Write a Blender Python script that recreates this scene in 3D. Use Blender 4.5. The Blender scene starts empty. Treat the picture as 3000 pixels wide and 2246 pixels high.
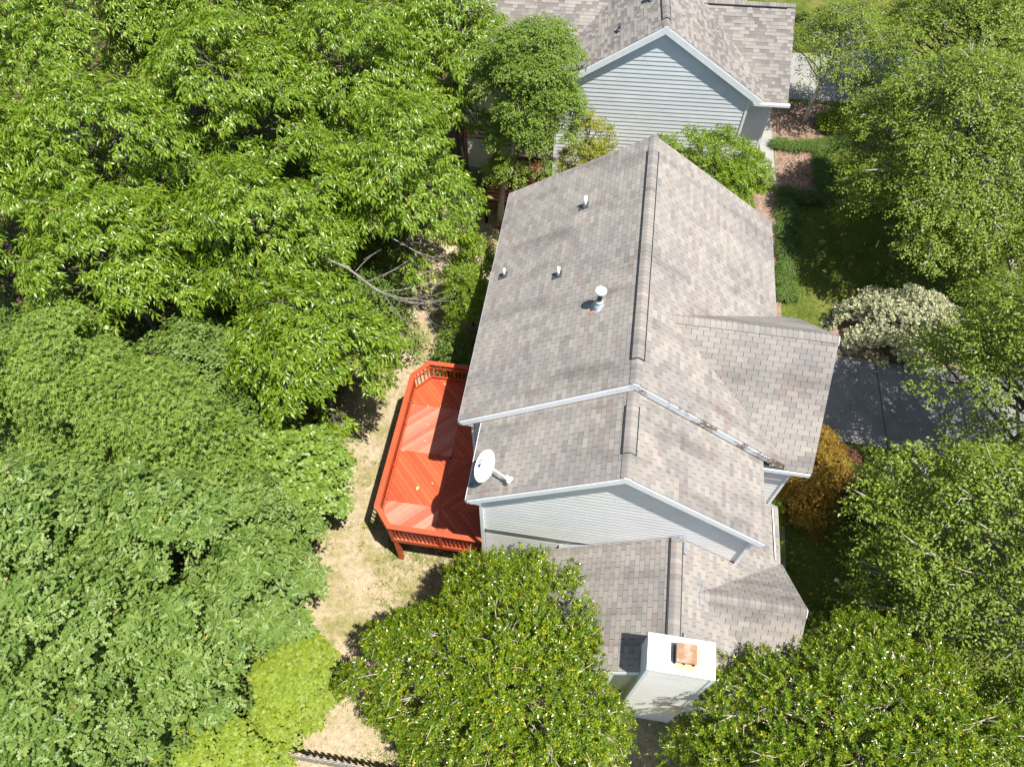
import bpy, math, random
import numpy as np
from mathutils import Vector, Matrix

R = math.radians
scn = bpy.context.scene
COL = scn.collection
rng = np.random.default_rng(7)
random.seed(7)

# ------------------------------------------------------------------ camera
CAM_POS = Vector((-1.60, -10.19, 24.5))
cam_d = bpy.data.cameras.new('camera')
cam = bpy.data.objects.new('camera', cam_d)
COL.objects.link(cam)
cam_d.sensor_width = 36.0
cam_d.lens = 2157.6 / 3000 * 36.0
cam_d.clip_start = 0.1
cam_d.clip_end = 600
cam.matrix_world = (Matrix.Translation(CAM_POS) @ Matrix.Rotation(R(8.1377), 4, 'Z')
                    @ Matrix.Rotation(R(33.179), 4, 'X') @ Matrix.Rotation(R(0.8236), 4, 'Z'))
scn.camera = cam

# ------------------------------------------------------------------ sky, sun, exposure
SUN = Vector((0.33, -0.20, 1.0)).normalized()
world = bpy.data.worlds.new('World')
scn.world = world
world.use_nodes = True
wn = world.node_tree
bg = wn.nodes['Background']
sky = wn.nodes.new('ShaderNodeTexSky')
sky.sky_type = 'NISHITA'
sky.sun_disc = False
sky.sun_elevation = math.asin(SUN.z)
sky.sun_rotation = math.atan2(SUN.x, SUN.y)
wn.links.new(sky.outputs[0], bg.inputs[0])
bg.inputs[1].default_value = 0.08
sun_d = bpy.data.lights.new('sun', 'SUN')
sun_d.energy = 5.0
sun_d.angle = R(0.5)
sun_d.color = (1.0, 0.955, 0.88)
sun = bpy.data.objects.new('sun', sun_d)
COL.objects.link(sun)
sun.rotation_euler = SUN.to_track_quat('Z', 'Y').to_euler()
sun.location = (10, -5, 40)
scn.view_settings.view_transform = 'Standard'
scn.view_settings.look = 'None'
scn.view_settings.exposure = 0.90
scn.view_settings.gamma = 1.0
scn.view_settings.use_curve_mapping = False
scn.cycles.max_bounces = 6
scn.cycles.diffuse_bounces = 3
scn.cycles.glossy_bounces = 2
scn.cycles.transmission_bounces = 3
scn.cycles.transparent_max_bounces = 4

# ------------------------------------------------------------------ helpers
ORG = Vector((0, 0, 0))


def link(o, parent=None):
    COL.objects.link(o)
    if parent is not None:
        o.parent = parent
    return o


def thing(name, label, cat, loc=(0, 0, 0), rotz=0.0, group=None):
    global ORG
    o = bpy.data.objects.new(name, None)
    o.empty_display_size = 0.3
    COL.objects.link(o)
    o.location = loc
    o.rotation_euler = (0, 0, rotz)
    o['label'] = label
    o['category'] = cat
    if group:
        o['group'] = group
    ORG = Vector(loc) if rotz == 0.0 else Vector((0, 0, 0))
    return o


def tag(o, label, cat, group=None):
    o['label'] = label
    o['category'] = cat
    if group:
        o['group'] = group
    return o


def mesh_np(name, verts, faces_flat, loop_n, mat, tint=None, smooth=False):
    """verts (N,3); faces_flat flat index array; loop_n verts per face (int or array)."""
    me = bpy.data.meshes.new(name)
    verts = np.asarray(verts, dtype=np.float32)
    faces_flat = np.asarray(faces_flat, dtype=np.int32)
    me.vertices.add(len(verts))
    me.vertices.foreach_set('co', verts.ravel())
    if np.isscalar(loop_n):
        nf = len(faces_flat) // loop_n
        totals = np.full(nf, loop_n, dtype=np.int32)
    else:
        totals = np.asarray(loop_n, dtype=np.int32)
        nf = len(totals)
    starts = np.concatenate(([0], np.cumsum(totals)[:-1])).astype(np.int32)
    me.loops.add(len(faces_flat))
    me.loops.foreach_set('vertex_index', faces_flat)
    me.polygons.add(nf)
    me.polygons.foreach_set('loop_start', starts)
    me.polygons.foreach_set('loop_total', totals)
    me.polygons.foreach_set('use_smooth', np.full(nf, bool(smooth), dtype=bool))
    me.update(calc_edges=True)
    if tint is not None:
        at = me.attributes.new('tint', 'FLOAT', 'POINT')
        at.data.foreach_set('value', np.asarray(tint, dtype=np.float32))
    if mat:
        me.materials.append(mat)
    return me


class MB:
    """collects simple solids; build() links them as ONE mesh object"""

    def __init__(self):
        self.v = []
        self.f = []
        self.t = []

    def add(self, verts, faces, tint=0.5):
        n = len(self.v)
        self.v += [tuple(x) for x in verts]
        self.f += [[i + n for i in fc] for fc in faces]
        self.t += [tint] * len(verts)
        return self

    def box(self, lo, hi, tint=0.5):
        x0, y0, z0 = lo
        x1, y1, z1 = hi
        return self.add([(x0, y0, z0), (x1, y0, z0), (x1, y1, z0), (x0, y1, z0),
                         (x0, y0, z1), (x1, y0, z1), (x1, y1, z1), (x0, y1, z1)],
                        [(3, 2, 1, 0), (4, 5, 6, 7), (0, 1, 5, 4), (1, 2, 6, 5), (2, 3, 7, 6), (3, 0, 4, 7)], tint)

    def prism(self, poly, ext, tint=0.5):
        """poly: list of 3D points (CCW seen from the extruded side), ext: vector"""
        n = len(poly)
        e = Vector(ext)
        top = [tuple(Vector(p) + e) for p in poly]
        fs = [list(range(n))[::-1], list(range(n, 2 * n))]
        for i in range(n):
            j = (i + 1) % n
            fs.append([i, j, n + j, n + i])
        return self.add([tuple(p) for p in poly] + top, fs, tint)

    def bar(self, a, b, w, h, up=(0, 0, 1), tint=0.5):
        a = Vector(a)
        b = Vector(b)
        d = (b - a).normalized()
        s = d.cross(Vector(up))
        if s.length < 1e-5:
            s = d.cross(Vector((1, 0, 0)))
        s.normalize()
        n = s.cross(d)
        s = s * w / 2
        n = n * h / 2
        vs = [a - s - n, a + s - n, a + s + n, a - s + n, b - s - n, b + s - n, b + s + n, b - s + n]
        return self.add([tuple(x) for x in vs],
                        [(3, 2, 1, 0), (4, 5, 6, 7), (0, 1, 5, 4), (1, 2, 6, 5), (2, 3, 7, 6), (3, 0, 4, 7)], tint)

    def tube(self, pts, rad, sides=8, cap=True, tint=0.5):
        pts = [Vector(p) for p in pts]
        if not hasattr(rad, '__len__'):
            rad = [rad] * len(pts)
        n0 = len(self.v)
        vs = []
        prev = None
        for i, p in enumerate(pts):
            d = (pts[min(i + 1, len(pts) - 1)] - pts[max(i - 1, 0)])
            if d.length < 1e-6:
                d = Vector((0, 0, 1))
            d.normalize()
            if prev is None:
                s = d.cross(Vector((0.3, 0.9, 0.2)))
                if s.length < 1e-3:
                    s = d.cross(Vector((1, 0, 0)))
            else:
                s = prev - d * prev.dot(d)
            s.normalize()
            prev = s
            t = d.cross(s)
            for k in range(sides):
                a = 2 * math.pi * k / sides
                vs.append(tuple(p + (s * math.cos(a) + t * math.sin(a)) * rad[i]))
        fs = []
        for i in range(len(pts) - 1):
            for k in range(sides):
                j = (k + 1) % sides
                fs.append([i * sides + k, i * sides + j, (i + 1) * sides + j, (i + 1) * sides + k])
        if cap:
            fs.append(list(range(sides))[::-1])
            m = (len(pts) - 1) * sides
            fs.append([m + k for k in range(sides)])
        return self.add(vs, fs, tint)

    def build(self, name, mat, parent=None, smooth=False, kind=None):
        v = np.array(self.v, dtype=np.float32) - np.array(ORG, dtype=np.float32)
        flat = [i for f in self.f for i in f]
        me = mesh_np(name, v, flat, [len(f) for f in self.f], mat, self.t, smooth)
        o = bpy.data.objects.new(name, me)
        link(o, parent)
        if kind:
            o['kind'] = kind
        return o


def clip(poly, nx, ny, c):
    """keep nx*x+ny*y <= c"""
    out = []
    n = len(poly)
    for i in range(n):
        p, q = poly[i], poly[(i + 1) % n]
        dp = nx * p[0] + ny * p[1] - c
        dq = nx * q[0] + ny * q[1] - c
        if dp <= 0:
            out.append(p)
        if (dp < 0 < dq) or (dq < 0 < dp):
            t = dp / (dp - dq)
            out.append((p[0] + t * (q[0] - p[0]), p[1] + t * (q[1] - p[1])))
    return out


def clip_convex(poly, conv):
    """conv CCW convex polygon"""
    for i in range(len(conv)):
        a, b = conv[i], conv[(i + 1) % len(conv)]
        ex, ey = b[0] - a[0], b[1] - a[1]
        nx, ny = ey, -ex
        poly = clip(poly, nx, ny, nx * a[0] + ny * a[1])
        if len(poly) < 3:
            return []
    return poly


def area2(poly):
    return 0.5 * sum(poly[i][0] * poly[(i + 1) % len(poly)][1] - poly[(i + 1) % len(poly)][0] * poly[i][1]
                     for i in range(len(poly)))


# ------------------------------------------------------------------ materials
def nmat(name):
    m = bpy.data.materials.new(name)
    m.use_nodes = True
    nt = m.node_tree
    return m, nt, nt.nodes['Principled BSDF']


def N(nt, typ, **kw):
    n = nt.nodes.new(typ)
    for k, v in kw.items():
        setattr(n, k, v)
    return n


def ramp(nt, stops, fac=None, interp='LINEAR'):
    r = nt.nodes.new('ShaderNodeValToRGB')
    cr = r.color_ramp
    cr.interpolation = interp
    while len(cr.elements) < len(stops):
        cr.elements.new(0.5)
    for e, (p, c) in zip(cr.elements, stops):
        e.position = p
        e.color = (c[0], c[1], c[2], 1.0)
    if fac is not None:
        nt.links.new(fac, r.inputs[0])
    return r


def noise(nt, scale, detail=4.0, rough=0.55, vec=None, map_scale=None, coord='pos', rotz=0.0):
    t = nt.nodes.new('ShaderNodeTexNoise')
    t.inputs['Scale'].default_value = scale
    t.inputs['Detail'].default_value = detail
    t.inputs['Roughness'].default_value = rough
    if vec is None:
        if coord == 'pos':
            vec = nt.nodes.new('ShaderNodeNewGeometry').outputs['Position']
        else:
            vec = nt.nodes.new('ShaderNodeTexCoord').outputs['Object']
    if map_scale is not None:
        mp = nt.nodes.new('ShaderNodeMapping')
        mp.inputs['Scale'].default_value = map_scale
        mp.inputs['Rotation'].default_value = (0, 0, rotz)
        nt.links.new(vec, mp.inputs['Vector'])
        vec = mp.outputs[0]
    nt.links.new(vec, t.inputs['Vector'])
    return t


def mixc(nt, a, b, fac, blend='MIX'):
    m = nt.nodes.new('ShaderNodeMix')
    m.data_type = 'RGBA'
    m.blend_type = blend
    for s, val in ((m.inputs[6], a), (m.inputs[7], b), (m.inputs[0], fac)):
        if isinstance(val, (int, float)):
            s.default_value = val
        elif isinstance(val, tuple):
            s.default_value = (*val, 1.0)
        else:
            nt.links.new(val, s)
    return m.outputs[2]


def attr(nt, name='tint'):
    a = nt.nodes.new('ShaderNodeAttribute')
    a.attribute_name = name
    return a.outputs['Fac']


def bump(nt, bsdf, h, strength=0.3, dist=0.02):
    b = nt.nodes.new('ShaderNodeBump')
    b.inputs['Strength'].default_value = strength
    b.inputs['Distance'].default_value = dist
    nt.links.new(h, b.inputs['Height'])
    nt.links.new(b.outputs[0], bsdf.inputs['Normal'])


def plain(name, col, rough=0.6, var=0.12, scale=3.0, spec=0.4, metal=0.0):
    m, nt, b = nmat(name)
    nz = noise(nt, scale, 6, 0.65)
    lo = tuple(c * (1 - var) for c in col)
    hi = tuple(min(1, c * (1 + var)) for c in col)
    r = ramp(nt, [(0.3, lo), (0.7, hi)], nz.outputs[0])
    nt.links.new(r.outputs[0], b.inputs['Base Color'])
    b.inputs['Roughness'].default_value = rough
    b.inputs['Specular IOR Level'].default_value = spec
    b.inputs['Metallic'].default_value = metal
    return m


def shingle_mat(name, stops, streak=0.45):
    m, nt, b = nmat(name)
    base = ramp(nt, stops, attr(nt), 'LINEAR')
    gran = noise(nt, 90, 3, 0.7)
    g = ramp(nt, [(0.25, (0.82, 0.82, 0.82)), (0.75, (1.15, 1.14, 1.13))], gran.outputs[0])
    c = mixc(nt, base.outputs[0], g.outputs[0], 0.85, 'MULTIPLY')
    # weather streaks, long down the slope
    st = noise(nt, 1.0, 4, 0.6, map_scale=(0.30, 1.5, 0.4))
    sr = ramp(nt, [(0.50, (1, 1, 1)), (0.72, (1 - streak, 1 - streak, 1 - streak))], st.outputs[0])
    c = mixc(nt, c, sr.outputs[0], 1.0, 'MULTIPLY')
    bl = noise(nt, 0.55, 3, 0.5)
    br = ramp(nt, [(0.3, (0.88, 0.88, 0.9)), (0.7, (1.08, 1.06, 1.03))], bl.outputs[0])
    c = mixc(nt, c, br.outputs[0], 1.0, 'MULTIPLY')
    nt.links.new(c, b.inputs['Base Color'])
    b.inputs['Roughness'].default_value = 0.9
    b.inputs['Specular IOR Level'].default_value = 0.25
    bump(nt, b, gran.outputs[0], 0.2, 0.003)
    return m


M = {}
M['shingle'] = shingle_mat('asphalt_shingle', [(0.0, (0.19, 0.181, 0.172)), (0.22, (0.216, 0.205, 0.191)), (0.5, (0.256, 0.238, 0.217)),
                                               (0.80, (0.29, 0.27, 0.246)), (0.86, (0.25, 0.218, 0.198)), (1.0, (0.222, 0.186, 0.170))], 0.36)
M['shingle_far'] = shingle_mat('laminated_shingle', [(0.0, (0.14, 0.129, 0.119)), (0.35, (0.175, 0.162, 0.150)), (0.65, (0.225, 0.209, 0.194)), (1.0, (0.265, 0.247, 0.229))], 0.1)
M['underlay'] = plain('dark_underlay', (0.045, 0.043, 0.041), 0.95)


def siding_mat(name, col):
    m, nt, b = nmat(name)
    nz = noise(nt, 1.2, 5, 0.6)
    fine = noise(nt, 14, 4, 0.7, map_scale=(0.25, 0.25, 2.0))
    r = ramp(nt, [(0.3, tuple(c * 0.9 for c in col)), (0.7, col)], nz.outputs[0])
    r2 = ramp(nt, [(0.3, (0.9, 0.9, 0.9)), (0.65, (1, 1, 1))], fine.outputs[0])
    tr = ramp(nt, [(0, (0.93, 0.93, 0.94)), (1, (1, 1, 1))], attr(nt))
    c = mixc(nt, r.outputs[0], r2.outputs[0], 1.0, 'MULTIPLY')
    c = mixc(nt, c, tr.outputs[0], 1.0, 'MULTIPLY')
    nt.links.new(c, b.inputs['Base Color'])
    b.inputs['Roughness'].default_value = 0.55
    return m


M['siding'] = siding_mat('painted_siding', (0.83, 0.82, 0.80))
M['siding_far'] = siding_mat('painted_siding_blue', (0.76, 0.80, 0.83))
M['trim'] = plain('painted_trim', (0.76, 0.79, 0.82), 0.5, 0.06)
M['sheath'] = plain('wall_sheathing', (0.35, 0.36, 0.37), 0.8)
# peeling fascia
m, nt, b = nmat('peeling_trim')
nz = noise(nt, 7.0, 6, 0.7, map_scale=(1.0, 1.0, 3.0))
big = noise(nt, 1.3, 2, 0.5)
mk = N(nt, 'ShaderNodeMath', operation='MULTIPLY')
nt.links.new(nz.outputs[0], mk.inputs[0])
nt.links.new(big.outputs[0], mk.inputs[1])
rp = ramp(nt, [(0.26, (0, 0, 0)), (0.30, (1, 1, 1))], mk.outputs[0])
wood = noise(nt, 12, 5, 0.6, map_scale=(0.4, 1, 2))
wr = ramp(nt, [(0.3, (0.10, 0.07, 0.05)), (0.7, (0.28, 0.18, 0.12))], wood.outputs[0])
c = mixc(nt, (0.66, 0.69, 0.73), wr.outputs[0], rp.outputs[0])
nt.links.new(c, b.inputs['Base Color'])
b.inputs['Roughness'].default_value = 0.6
M['peel'] = m
M['black'] = plain('black_plastic', (0.02, 0.02, 0.022), 0.5)
M['lead'] = plain('lead_boot', (0.06, 0.065, 0.075), 0.5)
M['pvc'] = plain('white_pvc', (0.8, 0.8, 0.8), 0.4, 0.04)
M['galv'] = plain('galvanised_metal', (0.55, 0.58, 0.62), 0.35, 0.1, 8, 0.5, 0.5)
M['flash'] = plain('aluminium_flashing', (0.32, 0.34, 0.37), 0.45, 0.35, 9, 0.5, 0.4)
M['sealant'] = plain('orange_sealant', (0.6, 0.2, 0.08), 0.6)
M['dish'] = plain('dish_paint', (0.78, 0.79, 0.80), 0.35, 0.03)
M['navy'] = plain('navy_print', (0.03, 0.05, 0.12), 0.5, 0.05)
M['slate'] = plain('grey_print', (0.25, 0.27, 0.32), 0.5, 0.05)


def deck_mat(name, lo, mid, hi, wear, wearamt):
    m, nt, b = nmat(name)
    r = ramp(nt, [(0.0, lo), (0.5, mid), (1.0, hi)], attr(nt))
    nz = noise(nt, 6, 6, 0.7)
    g = ramp(nt, [(0.25, (0.86, 0.86, 0.86)), (0.75, (1.1, 1.1, 1.1))], nz.outputs[0])
    c = mixc(nt, r.outputs[0], g.outputs[0], 1.0, 'MULTIPLY')
    w1 = noise(nt, 2.6, 6, 0.75)
    w2 = ramp(nt, [(0.60, (0, 0, 0)), (0.80, (wearamt, wearamt, wearamt))], w1.outputs[0])
    c = mixc(nt, c, wear, w2.outputs[0])
    nt.links.new(c, b.inputs['Base Color'])
    b.inputs['Roughness'].default_value = 0.5
    b.inputs['Specular IOR Level'].default_value = 0.35
    bump(nt, b, nz.outputs[0], 0.2, 0.01)
    return m


M['redwood'] = deck_mat('red_deck_stain', (0.37, 0.058, 0.020), (0.44, 0.076, 0.026), (0.51, 0.098, 0.034), (0.54, 0.20, 0.13), 0.35)
M['redsheen'] = deck_mat('sheen_red_deck_stain', (0.43, 0.095, 0.050), (0.49, 0.135, 0.085), (0.55, 0.20, 0.135), (0.60, 0.30, 0.23), 0.75)  # paler red stands in for sheen on these boards, plus patchy wear
M['redfar'] = deck_mat('faded_red_stain', (0.20, 0.06, 0.045), (0.28, 0.09, 0.065), (0.36, 0.13, 0.10), (0.40, 0.18, 0.14), 0.4)


def bark_mat(name, a, b_, c_):
    m, nt, b = nmat(name)
    nz = noise(nt, 9, 6, 0.7, map_scale=(1, 1, 0.35))
    r = ramp(nt, [(0.25, a), (0.5, b_), (0.75, c_)], nz.outputs[0])
    nt.links.new(r.outputs[0], b.inputs['Base Color'])
    b.inputs['Roughness'].default_value = 0.9
    bump(nt, b, nz.outputs[0], 0.6, 0.03)
    return m


M['bark'] = bark_mat('bark_brown', (0.05, 0.04, 0.032), (0.12, 0.10, 0.085), (0.22, 0.19, 0.165))
M['bark_pale'] = bark_mat('bark_pale', (0.16, 0.145, 0.125), (0.30, 0.275, 0.245), (0.46, 0.43, 0.39))
M['bark_grey'] = bark_mat('bark_grey', (0.12, 0.105, 0.09), (0.22, 0.20, 0.175), (0.34, 0.31, 0.28))
M['twig'] = bark_mat('twig_pale', (0.22, 0.19, 0.15), (0.38, 0.33, 0.26), (0.5, 0.45, 0.37))


def leaf_mat(name, stops, trans, tfac=0.35, rough=0.45, spec=0.4):
    m, nt, b = nmat(name)
    r = ramp(nt, stops, attr(nt))
    geo = nt.nodes.new('ShaderNodeNewGeometry')
    nt.links.new(r.outputs[0], b.inputs['Base Color'])
    b.inputs['Roughness'].default_value = rough
    b.inputs['Specular IOR Level'].default_value = spec
    tr = nt.nodes.new('ShaderNodeBsdfTranslucent')
    tc = mixc(nt, r.outputs[0], trans, 0.5)
    nt.links.new(tc, tr.inputs['Color'])
    mx = nt.nodes.new('ShaderNodeMixShader')
    mx.inputs[0].default_value = tfac
    nt.links.new(b.outputs[0], mx.inputs[1])
    nt.links.new(tr.outputs[0], mx.inputs[2])
    nt.links.new(mx.outputs[0], nt.nodes['Material Output'].inputs[0])
    return m


M['hickory'] = leaf_mat('hickory_leaf', [(0, (0.075, 0.14, 0.008)), (0.5, (0.165, 0.265, 0.013)), (0.93, (0.26, 0.37, 0.03)), (1, (0.36, 0.27, 0.04))], (0.33, 0.46, 0.015), 0.4, 0.34, 0.6)
M['oak'] = leaf_mat('white_oak_leaf', [(0, (0.075, 0.135, 0.022)), (0.5, (0.135, 0.215, 0.038)), (0.95, (0.215, 0.30, 0.07)), (1, (0.36, 0.27, 0.06))], (0.22, 0.36, 0.03), 0.3, 0.42, 0.35)
M['gum'] = leaf_mat('sweetgum_leaf', [(0, (0.095, 0.165, 0.02)), (0.5, (0.165, 0.26, 0.032)), (1, (0.25, 0.34, 0.055))], (0.28, 0.42, 0.035), 0.34, 0.42, 0.45)
M['maple'] = leaf_mat('maple_leaf', [(0, (0.085, 0.14, 0.012)), (0.5, (0.165, 0.24, 0.02)), (0.95, (0.26, 0.33, 0.036)), (1, (0.45, 0.28, 0.03))], (0.32, 0.42, 0.02), 0.38, 0.4, 0.45)
M['elm'] = leaf_mat('elm_leaf', [(0, (0.085, 0.145, 0.016)), (0.5, (0.15, 0.23, 0.026)), (1, (0.23, 0.315, 0.04))], (0.26, 0.38, 0.025), 0.34, 0.45, 0.35)
M['lime'] = leaf_mat('lime_green_leaf', [(0, (0.14, 0.20, 0.018)), (0.5, (0.21, 0.28, 0.026)), (1, (0.28, 0.345, 0.04))], (0.32, 0.42, 0.03), 0.34, 0.5, 0.3)
M['holly'] = leaf_mat('holly_leaf', [(0, (0.055, 0.115, 0.008)), (0.5, (0.13, 0.215, 0.010)), (0.80, (0.23, 0.31, 0.014)), (0.90, (0.32, 0.37, 0.02)), (0.97, (0.44, 0.40, 0.02)), (1, (0.6, 0.42, 0.02))], (0.32, 0.42, 0.012), 0.32, 0.24, 0.7)
M['magnolia'] = leaf_mat('bay_leaf', [(0, (0.11, 0.19, 0.015)), (0.5, (0.18, 0.28, 0.018)), (1, (0.29, 0.37, 0.03))], (0.34, 0.46, 0.02), 0.32, 0.38, 0.45)
M['yellowing'] = leaf_mat('yellowing_leaf', [(0, (0.15, 0.19, 0.02)), (0.5, (0.26, 0.29, 0.03)), (1, (0.40, 0.37, 0.05))], (0.40, 0.40, 0.03), 0.32, 0.45, 0.4)
M['cream'] = leaf_mat('cream_leaf', [(0, (0.16, 0.21, 0.10)), (0.4, (0.44, 0.45, 0.27)), (1, (0.62, 0.60, 0.40))], (0.45, 0.46, 0.22), 0.25, 0.5, 0.35)
M['gold'] = leaf_mat('gold_leaf', [(0, (0.15, 0.07, 0.012)), (0.35, (0.26, 0.15, 0.022)), (0.75, (0.36, 0.25, 0.04)), (1, (0.22, 0.24, 0.03))], (0.40, 0.26, 0.03), 0.25, 0.55, 0.3)
M['maroon'] = leaf_mat('maroon_leaf', [(0, (0.10, 0.04, 0.03)), (0.5, (0.18, 0.08, 0.05)), (1, (0.27, 0.16, 0.07))], (0.22, 0.09, 0.04), 0.25, 0.55, 0.3)
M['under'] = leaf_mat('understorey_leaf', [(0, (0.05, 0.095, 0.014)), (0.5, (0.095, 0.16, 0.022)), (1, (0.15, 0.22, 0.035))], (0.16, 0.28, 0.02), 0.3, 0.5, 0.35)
M['liriope'] = leaf_mat('liriope_blade', [(0, (0.045, 0.085, 0.014)), (0.5, (0.085, 0.145, 0.024)), (1, (0.17, 0.23, 0.05))], (0.15, 0.24, 0.03), 0.22, 0.45, 0.4)
M['grass_dry'] = leaf_mat('dry_grass_blade', [(0, (0.18, 0.20, 0.055)), (0.3, (0.33, 0.30, 0.14)), (0.7, (0.50, 0.42, 0.27)), (1, (0.60, 0.52, 0.37))], (0.4, 0.36, 0.18), 0.2, 0.7, 0.2)
M['grass'] = leaf_mat('green_grass_blade', [(0, (0.07, 0.13, 0.014)), (0.5, (0.15, 0.225, 0.026)), (0.8, (0.24, 0.28, 0.05)), (1, (0.38, 0.32, 0.13))], (0.24, 0.32, 0.03), 0.25, 0.6, 0.2)

# ground
m, nt, b = nmat('yard_ground')
gp = nt.nodes.new('ShaderNodeNewGeometry').outputs['Position']
sep = nt.nodes.new('ShaderNodeSeparateXYZ')
nt.links.new(gp, sep.inputs[0])
n1 = noise(nt, 0.8, 6, 0.65)
n2 = noise(nt, 5, 7, 0.8)
n3 = noise(nt, 45, 4, 0.7)
dry = ramp(nt, [(0.30, (0.19, 0.19, 0.06)), (0.43, (0.30, 0.265, 0.13)), (0.52, (0.42, 0.345, 0.235)), (0.63, (0.46, 0.38, 0.28)), (0.75, (0.32, 0.235, 0.155))], n1.outputs[0])
dd = ramp(nt, [(0.32, (0.50, 0.52, 0.42)), (0.5, (0.95, 0.95, 0.92)), (0.68, (1.22, 1.16, 1.12))], n2.outputs[0])
dryc = mixc(nt, dry.outputs[0], dd.outputs[0], 1.0, 'MULTIPLY')
grn = ramp(nt, [(0.3, (0.07, 0.105, 0.016)), (0.55, (0.125, 0.15, 0.03)), (0.75, (0.22, 0.19, 0.075))], n1.outputs[0])
grnc = mixc(nt, grn.outputs[0], dd.outputs[0], 1.0, 'MULTIPLY')
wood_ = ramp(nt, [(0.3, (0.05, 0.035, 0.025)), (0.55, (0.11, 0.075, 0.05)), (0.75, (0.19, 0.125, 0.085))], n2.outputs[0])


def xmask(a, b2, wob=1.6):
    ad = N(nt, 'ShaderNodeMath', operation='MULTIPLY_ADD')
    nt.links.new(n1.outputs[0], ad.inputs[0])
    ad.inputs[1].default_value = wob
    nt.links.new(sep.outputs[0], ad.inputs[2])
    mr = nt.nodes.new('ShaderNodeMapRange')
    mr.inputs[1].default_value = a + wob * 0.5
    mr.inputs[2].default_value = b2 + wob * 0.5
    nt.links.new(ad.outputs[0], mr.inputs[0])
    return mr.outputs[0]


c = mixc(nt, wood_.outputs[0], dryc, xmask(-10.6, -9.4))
c = mixc(nt, c, grnc, xmask(2.0, 4.0))
f3 = ramp(nt, [(0.3, (0.75, 0.75, 0.75)), (0.7, (1.12, 1.12, 1.12))], n3.outputs[0])
c = mixc(nt, c, f3.outputs[0], 1.0, 'MULTIPLY')
nt.links.new(c, b.inputs['Base Color'])
b.inputs['Roughness'].default_value = 0.95
b.inputs['Specular IOR Level'].default_value = 0.1
bump(nt, b, n3.outputs[0], 0.6, 0.04)
M['ground'] = m


def speckle(name, lo, mid, hi, sc=22, patch=1.2, rough=0.9):
    m, nt, b = nmat(name)
    a = noise(nt, sc, 6, 0.75)
    p = noise(nt, patch, 5, 0.6)
    r = ramp(nt, [(0.3, lo), (0.5, mid), (0.7, hi)], a.outputs[0])
    q = ramp(nt, [(0.3, (0.78, 0.78, 0.78)), (0.7, (1.12, 1.12, 1.12))], p.outputs[0])
    c = mixc(nt, r.outputs[0], q.outputs[0], 1.0, 'MULTIPLY')
    nt.links.new(c, b.inputs['Base Color'])
    b.inputs['Roughness'].default_value = rough
    bump(nt, b, a.outputs[0], 0.4, 0.02)
    return m


M['concrete'] = speckle('concrete', (0.22, 0.215, 0.205), (0.27, 0.262, 0.25), (0.32, 0.31, 0.295), 40, 0.9)
M['drive'] = speckle('aged_concrete_drive', (0.13, 0.13, 0.13), (0.18, 0.178, 0.175), (0.24, 0.235, 0.226), 35, 1.6)
M['asphalt'] = speckle('street_paving', (0.27, 0.262, 0.26), (0.33, 0.32, 0.315), (0.38, 0.366, 0.362), 50, 0.7)
M['mulch'] = speckle('leaf_mulch', (0.09, 0.055, 0.04), (0.22, 0.145, 0.105), (0.42, 0.30, 0.23), 14, 2.0)
M['fence'] = speckle('weathered_fence', (0.22, 0.215, 0.205), (0.29, 0.28, 0.265), (0.36, 0.345, 0.32), 8, 2)
M['fence_tan'] = speckle('tan_fence', (0.30, 0.24, 0.18), (0.38, 0.31, 0.24), (0.46, 0.39, 0.31), 8, 2)
# chimney cap with rust
m, nt, b = nmat('white_cap_rusting')
gp = nt.nodes.new('ShaderNodeNewGeometry').outputs['Position']
vd = N(nt, 'ShaderNodeVectorMath', operation='DISTANCE')
nt.links.new(gp, vd.inputs[0])
vd.inputs[1].default_value = (1.98, -5.48, 6.53)
nz = noise(nt, 6, 6, 0.7)
ad = N(nt, 'ShaderNodeMath', operation='MULTIPLY_ADD')
nt.links.new(nz.outputs[0], ad.inputs[0])
ad.inputs[1].default_value = -0.55
nt.links.new(vd.outputs['Value'], ad.inputs[2])
rr = ramp(nt, [(0.0, (1, 1, 1)), (0.27, (0, 0, 0))], ad.outputs[0])
rc = mixc(nt, (0.82, 0.82, 0.81), (0.55, 0.34, 0.18), rr.outputs[0])
nt.links.new(rc, b.inputs['Base Color'])
b.inputs['Roughness'].default_value = 0.4
M['cap'] = m
m, nt, b = nmat('rusty_metal')
nz = noise(nt, 5, 6, 0.65)
r = ramp(nt, [(0.3, (0.20, 0.10, 0.045)), (0.5, (0.26, 0.145, 0.075)), (0.68, (0.36, 0.28, 0.20))], nz.outputs[0])
nt.links.new(r.outputs[0], b.inputs['Base Color'])
b.inputs['Roughness'].default_value = 0.6
M['rust'] = m
M['darkmetal'] = plain('dark_metal', (0.06, 0.06, 0.07), 0.5, 0.4, 10)
M['carpaint'] = plain('pale_blue_paint', (0.33, 0.40, 0.50), 0.25, 0.03, 2, 0.6)
M['glass'] = plain('dark_car_glass', (0.03, 0.035, 0.045), 0.1, 0.05, 2, 0.8)
M['tyre'] = plain('tyre_rubber', (0.02, 0.02, 0.02), 0.8)
M['scrap'] = plain('white_scrap', (0.66, 0.68, 0.76), 0.5, 0.1, 20)
M['leafdry'] = plain('fallen_leaf', (0.55, 0.48, 0.26), 0.6, 0.3, 20)

# ------------------------------------------------------------------ setting
def gz(x, y):
    t = np.clip((np.asarray(x, dtype=float) + 3.5) / 8.0, 0, 1)
    return 0.45 * t * t * (3 - 2 * t)


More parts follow.
